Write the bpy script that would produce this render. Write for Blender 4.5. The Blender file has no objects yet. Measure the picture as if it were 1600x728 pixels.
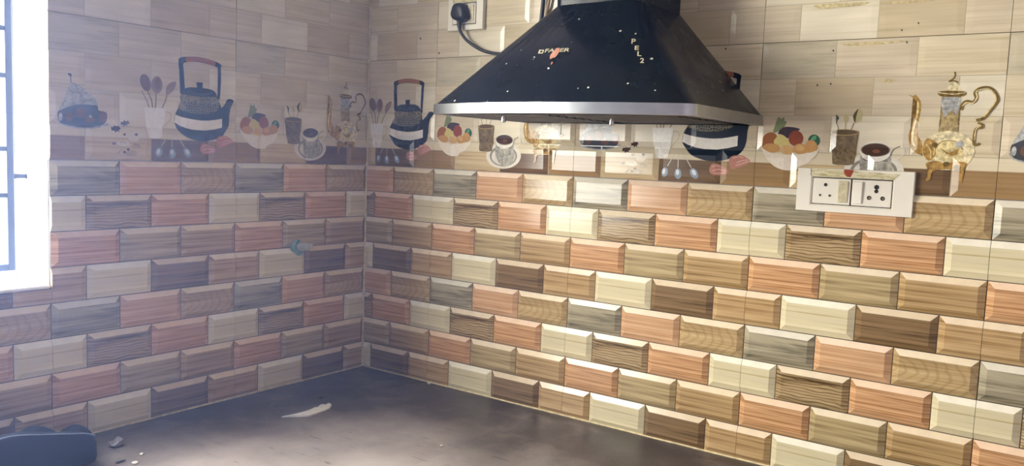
import bpy, bmesh, math, random
from mathutils import Vector, Matrix
from mathutils.bvhtree import BVHTree

# ---------------------------------------------------------------- camera, sky, exposure
scene = bpy.context.scene
COL = scene.collection
ZO = 1.45                      # height of the line between picture tiles and brick tiles above the floor
F_PX, IMG_W, IMG_H = 1308.0, 1600.0, 728.0
CAM = Vector((1.775, -1.758, 0.0473 + ZO))
RIGHT = Vector((0.81339, 0.58040, 0.03900))
DOWN = Vector((0.08591, -0.05354, -0.99486))
FWD = Vector((-0.57533, 0.81257, -0.09341))
cam_data = bpy.data.cameras.new('camera')
cam_data.sensor_width = 36.0
cam_data.lens = F_PX / IMG_W * 36.0
cam_data.clip_start = 0.02
cam = bpy.data.objects.new('camera', cam_data)
COL.objects.link(cam)
rot = Matrix((RIGHT, -DOWN, -FWD)).transposed()
cam.matrix_world = Matrix.Translation(CAM) @ rot.to_4x4()
scene.camera = cam

world = bpy.data.worlds.new('sky')
scene.world = world
world.use_nodes = True
bg = world.node_tree.nodes['Background']
bg.inputs[0].default_value = (1.0, 0.975, 0.925, 1)
bg.inputs[1].default_value = 27.0

def portal(name, loc, rot_e, sx, sy):
    l = bpy.data.lights.new(name, 'AREA')
    l.shape = 'RECTANGLE'; l.size = sx; l.size_y = sy
    l.cycles.is_portal = True
    o = bpy.data.objects.new(name, l)
    o.location = loc; o.rotation_euler = rot_e
    COL.objects.link(o)
WIN_Y0, WIN_Y1, WIN_Z0, WIN_Z1 = -2.05, -0.905, -0.264, 1.05
portal('window_portal', (-0.21, (WIN_Y0 + WIN_Y1) / 2, ZO + (WIN_Z0 + WIN_Z1) / 2), (0, -math.pi / 2, 0), WIN_Z1 - WIN_Z0, WIN_Y1 - WIN_Y0)
ROOM_X, ROOM_Y, ROOM_Z = 2.75, -3.3, 3.05

scene.view_settings.view_transform = 'Standard'
scene.view_settings.look = 'None'
scene.view_settings.gamma = 1.0
scene.view_settings.use_curve_mapping = False
scene.view_settings.exposure = 0.08
scene.cycles.use_denoising = True
scene.cycles.max_bounces = 10
scene.cycles.diffuse_bounces = 6
scene.cycles.glossy_bounces = 5

# ---------------------------------------------------------------- helpers
def lin(h):
    c = [int(h[i:i + 2], 16) / 255 for i in (1, 3, 5)]
    return tuple((x / 12.92 if x <= 0.04045 else ((x + 0.055) / 1.055) ** 2.4) for x in c) + (1.0,)

MATS = {}
def new_mat(name, rough=0.5, metal=0.0, spec=0.5, coat=0.0):
    m = bpy.data.materials.new(name)
    m.use_nodes = True
    b = m.node_tree.nodes['Principled BSDF']
    b.inputs['Roughness'].default_value = rough
    b.inputs['Metallic'].default_value = metal
    b.inputs['Specular IOR Level'].default_value = spec
    b.inputs['Coat Weight'].default_value = coat
    b.inputs['Coat Roughness'].default_value = 0.06
    MATS[name] = m
    return m, m.node_tree, b

def nd(t, kind, **kw):
    n = t.nodes.new(kind)
    for k, v in kw.items():
        setattr(n, k, v)
    return n

def coords(t, scale, kind='Object', offset=(0, 0, 0)):
    tc = nd(t, 'ShaderNodeTexCoord'); mp = nd(t, 'ShaderNodeMapping')
    mp.inputs['Scale'].default_value = scale
    mp.inputs['Location'].default_value = offset
    t.links.new(tc.outputs[kind], mp.inputs['Vector'])
    return mp.outputs['Vector']

def ramp(t, fac, stops):
    r = nd(t, 'ShaderNodeValToRGB')
    e = r.color_ramp.elements
    while len(e) < len(stops):
        e.new(0.5)
    for el, (p, c) in zip(e, stops):
        el.position = p; el.color = c
    t.links.new(fac, r.inputs['Fac'])
    return r.outputs['Color']

def noise(t, vec, scale, detail=4, rough=0.55, dist=0.0):
    n = nd(t, 'ShaderNodeTexNoise')
    n.inputs['Scale'].default_value = scale
    n.inputs['Detail'].default_value = detail
    n.inputs['Roughness'].default_value = rough
    n.inputs['Distortion'].default_value = dist
    t.links.new(vec, n.inputs['Vector'])
    return n.outputs['Fac']

def mix(t, fac, a, b, mode='MIX'):
    m = nd(t, 'ShaderNodeMix', data_type='RGBA', blend_type=mode)
    for sock, v in ((m.inputs[0], fac), (m.inputs[6], a), (m.inputs[7], b)):
        if isinstance(v, (int, float, tuple)):
            sock.default_value = v
        else:
            t.links.new(v, sock)
    return m.outputs[2]

def plain(name, hexc, rough=0.5, metal=0.0, spec=0.5, vary=0.12, scale=18.0, coat=0.0):
    m, t, b = new_mat(name, rough, metal, spec, coat)
    c = lin(hexc)
    v = coords(t, (1, 1, 1))
    f = noise(t, v, scale)
    lo = tuple(x * (1 - vary) for x in c[:3]) + (1,)
    hi = tuple(min(1, x * (1 + vary)) for x in c[:3]) + (1,)
    t.links.new(ramp(t, f, [(0.3, lo), (0.7, hi)]), b.inputs['Base Color'])
    return m

def me_from(name, verts, faces, mats=(), mi=None, smooth=False):
    me = bpy.data.meshes.new(name)
    me.from_pydata([tuple(v) for v in verts], [], faces)
    for m in mats:
        me.materials.append(MATS[m])
    if mi:
        for p, i in zip(me.polygons, mi):
            p.material_index = i
    if smooth:
        for p in me.polygons:
            p.use_smooth = True
    me.update()
    return me

def put(name, me, parent=None, loc=(0, 0, 0), rot=(0, 0, 0)):
    o = bpy.data.objects.new(name, me)
    o.location = loc; o.rotation_euler = rot
    if parent is not None:
        o.parent = parent
    COL.objects.link(o)
    return o

def bm_mesh(name, bm, mat, smooth=False, angle=None):
    bmesh.ops.recalc_face_normals(bm, faces=bm.faces)
    me = bpy.data.meshes.new(name)
    bm.to_mesh(me); bm.free()
    for m in ([mat] if isinstance(mat, str) else mat):
        me.materials.append(MATS[m])
    if smooth:
        for p in me.polygons:
            p.use_smooth = True
        if angle:
            me.set_sharp_from_angle(angle=math.radians(angle))
    return me

def box_bm(bm, x0, x1, y0, y1, z0, z1):
    vs = [bm.verts.new(p) for p in ((x0, y0, z0), (x1, y0, z0), (x1, y1, z0), (x0, y1, z0), (x0, y0, z1), (x1, y0, z1), (x1, y1, z1), (x0, y1, z1))]
    for f in ((3, 2, 1, 0), (4, 5, 6, 7), (0, 1, 5, 4), (1, 2, 6, 5), (2, 3, 7, 6), (3, 0, 4, 7)):
        bm.faces.new([vs[i] for i in f])

def box_me(name, mat, *dims, bevel=0.0, seg=2):
    bm = bmesh.new()
    for d in (dims if isinstance(dims[0], (tuple, list)) else [dims]):
        box_bm(bm, *d)
    if bevel:
        bmesh.ops.bevel(bm, geom=bm.edges[:], offset=bevel, segments=seg, affect='EDGES')
    return bm_mesh(name, bm, mat, smooth=bool(bevel), angle=35 if bevel else None)

def spline(pts, closed=False, n=4):
    P = [Vector(p) for p in pts]
    N = len(P); out = []
    rng = range(N) if closed else range(N - 1)
    for i in rng:
        if closed:
            a, b, c, d = P[(i - 1) % N], P[i], P[(i + 1) % N], P[(i + 2) % N]
        else:
            a, b, c, d = P[max(i - 1, 0)], P[i], P[i + 1], P[min(i + 2, N - 1)]
        for k in range(n):
            t = k / n
            out.append(0.5 * ((2 * b) + (c - a) * t + (2 * a - 5 * b + 4 * c - d) * t * t + (3 * b - a - 3 * c + d) * t ** 3))
    if not closed:
        out.append(P[-1])
    return out

def tube_me(name, mat, pts, r, seg=10, n=6, caps=True):
    path = spline(pts, False, n) if n else [Vector(p) for p in pts]
    rad = r if isinstance(r, (list, tuple)) else None
    bm = bmesh.new(); rings = []
    prev = None
    for i, p in enumerate(path):
        tan = (path[min(i + 1, len(path) - 1)] - path[max(i - 1, 0)]).normalized()
        up = Vector((0, 0, 1)) if abs(tan.z) < 0.9 else Vector((1, 0, 0))
        if prev is not None:
            up = prev
        s = tan.cross(up).normalized(); u = s.cross(tan).normalized(); prev = u
        if rad:
            q = i / (len(path) - 1) * (len(rad) - 1); k = min(int(q), len(rad) - 2)
            rr = rad[k] + (rad[k + 1] - rad[k]) * (q - k)
        else:
            rr = r
        rings.append([bm.verts.new(p + rr * (math.cos(a) * s + math.sin(a) * u)) for a in [2 * math.pi * j / seg for j in range(seg)]])
    for a, b in zip(rings, rings[1:]):
        for j in range(seg):
            bm.faces.new((a[j], a[(j + 1) % seg], b[(j + 1) % seg], b[j]))
    if caps:
        bm.faces.new(rings[0]); bm.faces.new(rings[-1])
    return bm_mesh(name, bm, mat, True, 50)

def lathe_me(name, mat, prof, axis='z', seg=24):
    bm = bmesh.new(); rings = []
    for r, h in prof:
        ring = []
        for j in range(seg):
            a = 2 * math.pi * j / seg
            x, y = r * math.cos(a), r * math.sin(a)
            ring.append(bm.verts.new({'z': (x, y, h), 'x': (h, x, y), 'y': (x, h, y)}[axis]))
        rings.append(ring)
    for a, b in zip(rings, rings[1:]):
        for j in range(seg):
            bm.faces.new((a[j], a[(j + 1) % seg], b[(j + 1) % seg], b[j]))
    bm.faces.new(rings[0]); bm.faces.new(rings[-1])
    return bm_mesh(name, bm, mat, True, 40)

def thing(name, label, cat, loc=(0, 0, 0), rot=(0, 0, 0), group=None):
    o = put(name, None, None, loc, rot)
    return tag(o, label, cat, group)

def tag(o, label, cat, group=None):
    o['label'] = label; o['category'] = cat
    if group:
        o['group'] = group
    return o

def struct(o, label, cat):
    o['kind'] = 'structure'
    return tag(o, label, cat)

def pix(u, v):
    return (RIGHT * ((u - 800) / F_PX) + DOWN * ((v - 364) / F_PX) + FWD).normalized()

# ---------------------------------------------------------------- materials
def wood(name, base, dark, light=None, stretch=5.0, lines=60.0, contrast=1.0, rough=0.16, knot=False, step=None, wave=0.0, seed=0.0):
    """printed wood on a glazed tile: long streaks along the brick"""
    m, t, b = new_mat(name, rough, 0, 0.36)
    cb, cd = lin(base), lin(dark)
    cl = lin(light) if light else cb
    v1 = coords(t, (stretch, 1, lines), offset=(seed, 0, seed * 0.7))
    fa = noise(t, v1, 1.0, 5, 0.6, 0.8)
    fb = noise(t, coords(t, (stretch * 0.9, 1, lines * 4.0), offset=(seed * 2, 0, seed)), 1.0, 3, 0.5, 0.3)
    av = nd(t, 'ShaderNodeMix'); av.inputs[0].default_value = 0.5
    t.links.new(fa, av.inputs[2]); t.links.new(fb, av.inputs[3])
    f1 = av.outputs[0]
    col = ramp(t, f1, [(0.36, cd), (0.36 + 0.14 * contrast, cb), (0.66, cl)])
    if wave or knot:
        v2 = coords(t, (6.0 if knot else 5.0, 1, 16.0), offset=(-0.25 + seed, 0, 0.02))
        w = nd(t, 'ShaderNodeTexWave', wave_type='RINGS' if knot else 'BANDS', bands_direction='Z') if not knot else nd(t, 'ShaderNodeTexWave', wave_type='RINGS', rings_direction='Y')
        w.inputs['Scale'].default_value = 2.6 if knot else 3.0
        w.inputs['Distortion'].default_value = 5.0 if knot else 9.0
        w.inputs['Detail'].default_value = 2.0
        w.inputs['Detail Scale'].default_value = 0.8
        t.links.new(v2, w.inputs['Vector'])
        wm = ramp(t, w.outputs['Fac'], [(0.05, (1, 1, 1, 1)), (0.35, (0, 0, 0, 1))])
        mm = nd(t, 'ShaderNodeMath', operation='MULTIPLY'); mm.inputs[1].default_value = wave or 0.4
        t.links.new(wm, mm.inputs[0])
        col = mix(t, mm.outputs[0], col, cd)
    v3 = coords(t, (2.2, 1, 9.0), offset=(seed * 3, 0, 1.7))
    f3 = noise(t, v3, 2.2, 2)
    shade = ramp(t, f3, [(0.3, (0.86, 0.86, 0.86, 1)), (0.7, (1.08, 1.08, 1.08, 1))])
    col = mix(t, 1.0, col, shade, 'MULTIPLY')
    if step:
        # the printed table top: wood below, plain cream tile above its back edge
        tc = nd(t, 'ShaderNodeTexCoord'); sp = nd(t, 'ShaderNodeSeparateXYZ')
        t.links.new(tc.outputs['Object'], sp.inputs[0])
        cream = ramp(t, f1, [(0.3, lin('#cfc2a4')), (0.7, lin('#ddd1b4'))])
        g = nd(t, 'ShaderNodeMapRange'); g.inputs[1].default_value = step - 0.0012; g.inputs[2].default_value = step + 0.0012
        t.links.new(sp.outputs['Z'], g.inputs[0])
        col = mix(t, g.outputs[0], col, cream)
    t.links.new(col, b.inputs['Base Color'])
    # a faint waviness of the glaze
    bp = nd(t, 'ShaderNodeBump'); bp.inputs['Strength'].default_value = 0.05; bp.inputs['Distance'].default_value = 0.002
    t.links.new(noise(t, coords(t, (1, 1, 1)), 14.0, 2), bp.inputs['Height'])
    t.links.new(bp.outputs[0], b.inputs['Normal'])
    return m

wood('grey_streak', '#aaa086', '#3a382e', '#c2b89c', 3.2, 30.0, 1.1, seed=0.3)
wood('pink', '#cfa67e', '#ad7c50', '#dab490', 3.0, 50.0, 1.0, seed=1.1)
wood('pink_stripe', '#cfa277', '#8a5628', '#dcb68c', 2.6, 75.0, 1.1, seed=2.3)
wood('tan_knot', '#b59b70', '#86693f', '#c3ab80', 4.0, 45.0, 0.9, knot=True, wave=0.30, seed=0.9)
wood('cream', '#d8cca6', '#bba97c', '#e3d9b8', 3.5, 42.0, 0.7, seed=3.1)
wood('brown_wave', '#a88f68', '#56422b', '#baa27a', 4.0, 40.0, 0.9, wave=0.75, seed=1.7)
wood('taupe_streak', '#ac9870', '#5f4c30', '#bfab82', 3.0, 36.0, 1.15, seed=4.2)
wood('tan_stripe', '#b7996c', '#785a34', '#c6aa7e', 2.5, 80.0, 1.1, seed=5.4)
wood('tan', '#bb9c70', '#87673f', '#caaf86', 3.0, 45.0, 1.0, seed=6.5)
wood('dark_brown', '#836a4a', '#4a3a26', '#94795a', 3.0, 60.0, 1.1, seed=7.2)
wood('pale_grey', '#c8bea3', '#aca48d', '#d1c7ad', 4.0, 32.0, 0.8, seed=0.3)
wood('pale_pink', '#d2c4a9', '#c3b397', '#d9ccb2', 3.0, 40.0, 0.8, seed=1.1)
wood('pale_cream', '#d5c7a8', '#c2b390', '#dccfb2', 3.0, 40.0, 0.8, seed=2.6)
wood('pale_tan', '#c7b797', '#b0a07e', '#d0c1a3', 3.0, 36.0, 0.8, seed=3.4)
wood('pale_white', '#dcd2b8', '#c9bea2', '#e4dbc4', 3.0, 36.0, 0.8, seed=4.6)
wood('table_brown', '#93764f', '#5f472f', '#a2845c', 3.0, 50.0, 0.8, step=0.013, seed=8.1)
wood('table_tan', '#c3ad84', '#a38a60', '#cfbb95', 3.0, 45.0, 0.8, step=0.013, seed=8.8)
wood('table_dark', '#6e563c', '#463424', '#7d6347', 3.0, 50.0, 0.8, step=0.013, seed=9.3)
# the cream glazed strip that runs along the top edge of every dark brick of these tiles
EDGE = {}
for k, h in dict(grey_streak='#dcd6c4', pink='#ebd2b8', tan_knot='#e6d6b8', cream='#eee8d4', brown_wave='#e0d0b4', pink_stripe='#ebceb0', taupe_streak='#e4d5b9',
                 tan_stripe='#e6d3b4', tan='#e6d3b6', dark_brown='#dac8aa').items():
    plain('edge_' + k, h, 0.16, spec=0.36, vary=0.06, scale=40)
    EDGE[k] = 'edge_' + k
plain('tile_edge_dark', '#2a1f15', 0.6)
plain('tile_edge_pale', '#b0a487', 0.6)
plain('grout', '#d9c9a0', 0.8, vary=0.25, scale=60)
plain('plaster', '#b4adba', 0.85, vary=0.04, scale=6)
plain('plaster_white', '#f1f1f0', 0.8, vary=0.03, scale=9)
plain('ceiling_paint', '#ecebe8', 0.9, vary=0.02)
plain('floor_tile', '#c9c4ba', 0.35, vary=0.1, scale=5)
plain('ground_dust', '#5b5f50', 0.95, vary=0.2, scale=0.6)
plain('steel', '#b9bdc0', 0.28, metal=1.0, vary=0.06, scale=40)
plain('chrome', '#e4e4e0', 0.15, metal=1.0, vary=0.04)
plain('filter_metal', '#453d32', 0.45, metal=0.8, vary=0.3, scale=50)
plain('underside', '#3d372f', 0.45, metal=0.5, vary=0.2)
plain('black_plastic', '#14181f', 0.35, vary=0.1)
plain('cable_black', '#101215', 0.4, vary=0.1)
plain('cable_beige', '#a68f6a', 0.5)
plain('switch_white', '#ebe6d6', 0.3, vary=0.03)
plain('switch_dirty', '#cfc5a2', 0.45, vary=0.2, scale=90)
plain('hole_black', '#0c0b0a', 0.6)
plain('gap_black', '#16130f', 0.6)
plain('brass_pin', '#9a8a6a', 0.3, metal=0.9)
plain('red_stain', '#9c3d1d', 0.4, vary=0.35, scale=120)
plain('hood_text', '#c4bc9e', 0.4)
plain('rust_patch', '#c48a72', 0.7, vary=0.25, scale=200)
plain('pipe_teal', '#7fa19b', 0.45, vary=0.2, scale=60)
plain('pipe_cap', '#b4b3a4', 0.5, vary=0.15, scale=60)
plain('bag_navy', '#0a1222', 0.75, spec=0.25, vary=0.2, scale=25)
plain('bag_piping', '#7f8ca4', 0.4)
plain('debris_white', '#d8d6d0', 0.5, vary=0.1, scale=80)
plain('debris_grey', '#8b8890', 0.7, vary=0.2, scale=80)
plain('grease_yellow', '#c0b083', 0.5, vary=0.3, scale=140)
plain('debris_dark', '#2b2624', 0.7)
plain('grille_paint', '#3d4d6e', 0.45, vary=0.15)
plain('frame_alu', '#c9ced2', 0.35, metal=0.6)

# stained top bezel of the switch plate
m, t, b = new_mat('bezel_stained', 0.4)
v = coords(t, (14, 1, 60))
t.links.new(ramp(t, noise(t, v, 3.0, 6, 0.7), [(0.38, lin('#a59a5c')), (0.52, lin('#d6cda6')), (0.7, lin('#e6dfc8'))]), b.inputs['Base Color'])

# black painted hood with paint specks
m, t, b = new_mat('hood_black', 0.22, 0, 0.16, 0.0)
v = coords(t, (1, 1, 1))
vo = nd(t, 'ShaderNodeTexVoronoi'); vo.inputs['Scale'].default_value = 55.0
t.links.new(v, vo.inputs['Vector'])
sel = nd(t, 'ShaderNodeMath', operation='LESS_THAN')
# dot size varies per cell, most cells have none
sp = nd(t, 'ShaderNodeSeparateColor'); t.links.new(vo.outputs['Color'], sp.inputs[0])
pw = nd(t, 'ShaderNodeMath', operation='POWER'); t.links.new(sp.outputs[0], pw.inputs[0]); pw.inputs[1].default_value = 3.6
sc = nd(t, 'ShaderNodeMath', operation='MULTIPLY'); t.links.new(pw.outputs[0], sc.inputs[0]); sc.inputs[1].default_value = 0.17
t.links.new(vo.outputs['Distance'], sel.inputs[0]); t.links.new(sc.outputs[0], sel.inputs[1])
basec = ramp(t, noise(t, v, 9.0, 5, 0.65), [(0.35, lin('#080d0f')), (0.75, lin('#10171a'))])
t.links.new(mix(t, sel.outputs[0], basec, lin('#c9c7bb')), b.inputs['Base Color'])
t.links.new(ramp(t, noise(t, v, 14.0, 4), [(0.35, (0.16,) * 3 + (1,)), (0.7, (0.34,) * 3 + (1,))]), b.inputs['Roughness'])

# dusty dark stone worktop
m, t, b = new_mat('worktop_stone', 0.3, 0, 0.5)
v = coords(t, (1, 1, 1))
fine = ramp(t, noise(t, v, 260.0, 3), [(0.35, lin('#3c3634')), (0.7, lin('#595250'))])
# dusty pale patch painting in the window light on the worktop front
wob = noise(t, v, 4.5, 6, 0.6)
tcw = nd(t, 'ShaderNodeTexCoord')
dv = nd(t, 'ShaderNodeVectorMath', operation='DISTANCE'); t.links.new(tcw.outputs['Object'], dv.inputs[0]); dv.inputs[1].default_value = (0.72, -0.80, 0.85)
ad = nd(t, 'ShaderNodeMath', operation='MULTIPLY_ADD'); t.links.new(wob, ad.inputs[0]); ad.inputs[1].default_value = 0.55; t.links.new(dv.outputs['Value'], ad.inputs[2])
front_light = ramp(t, ad.outputs[0], [(0.50, (0.85, 0.85, 0.85, 1)), (0.92, (0.0, 0.0, 0.0, 1))])
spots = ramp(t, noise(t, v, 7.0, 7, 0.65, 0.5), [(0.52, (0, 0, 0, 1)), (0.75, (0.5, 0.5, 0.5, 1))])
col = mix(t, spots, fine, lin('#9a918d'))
col = mix(t, front_light, col, lin('#c2b8b3'))
scr = ramp(t, noise(t, coords(t, (5, 42, 1), offset=(2, 1, 0)), 2.0, 3), [(0.66, (0, 0, 0, 1)), (0.7, (0.5, 0.5, 0.5, 1))])
col = mix(t, scr, col, lin('#2a2523'))
t.links.new(col, b.inputs['Base Color'])
t.links.new(ramp(t, noise(t, v, 5.0, 5), [(0.35, (0.28,) * 3 + (1,)), (0.7, (0.55,) * 3 + (1,))]), b.inputs['Roughness'])

# clear window glass
m, t, b = new_mat('window_glass', 0.02)
b.inputs['Transmission Weight'].default_value = 1.0
b.inputs['IOR'].default_value = 1.05

# printed colours of the picture tiles (flat glazed print)
PRINT_HEX = dict(navy='#16222e', slate='#3f4a52', print_white='#eeeae0', copper='#a06a4a', wood_dark='#7a6152', wood_mid='#957a66',
    wood_pale='#cbbd9f', silver='#a9aaa6', dark_iron='#44474e', meat_brown='#6f5148', anise='#51392f', nut_pale='#d3c8ae', nut_tan='#b19c79',
    spoon_stem='#cfc6b6', spoon_steel='#8d9aa6', spoon_light='#d9e0e6', ham='#bb8170', fat='#ead2c2', leaf_pale='#7d8a63', pineapple='#9c6238',
    grape='#473b45', apple_red='#8f4a36', leaf_green='#35604a', leaf_light='#5f9a74', pear='#cfc07c', apricot='#c4965c', apricot_light='#d0a872',
    bowl_cream='#e6dcc9', brass_dark='#5f5138', wheat='#bdb486', cup_bronze='#75644b', brass_rim='#a58a5e', saucer='#dcd6c8', saucer_shadow='#8b8678',
    cup_silver='#a8a496', cup_white='#e8e3d7', coffee='#4a352b', coffee_light='#7d5240', cup_edge='#6e6a60', gold='#a98548', gold_light='#d9c792',
    gold_dark='#77602f', gold_pale='#d8cba4', pot_neck='#a8946a')
for k, h in PRINT_HEX.items():
    plain(k, h, 0.16, vary=0.45 if k.startswith(('gold', 'pot_neck', 'cup_bronze', 'cup_silver', 'silver')) else 0.07, scale=150)
def mosaic():
    m, t, b = new_mat('kettle_texture', 0.2)
    v = coords(t, (1, 1, 1))
    br = nd(t, 'ShaderNodeTexVoronoi', feature='DISTANCE_TO_EDGE'); br.inputs['Scale'].default_value = 170.0
    br.inputs['Randomness'].default_value = 0.55
    t.links.new(v, br.inputs['Vector'])
    t.links.new(ramp(t, br.outputs['Distance'], [(0.10, lin('#8a826c')), (0.2, lin('#1c2628'))]), b.inputs['Base Color'])
mosaic()
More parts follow.
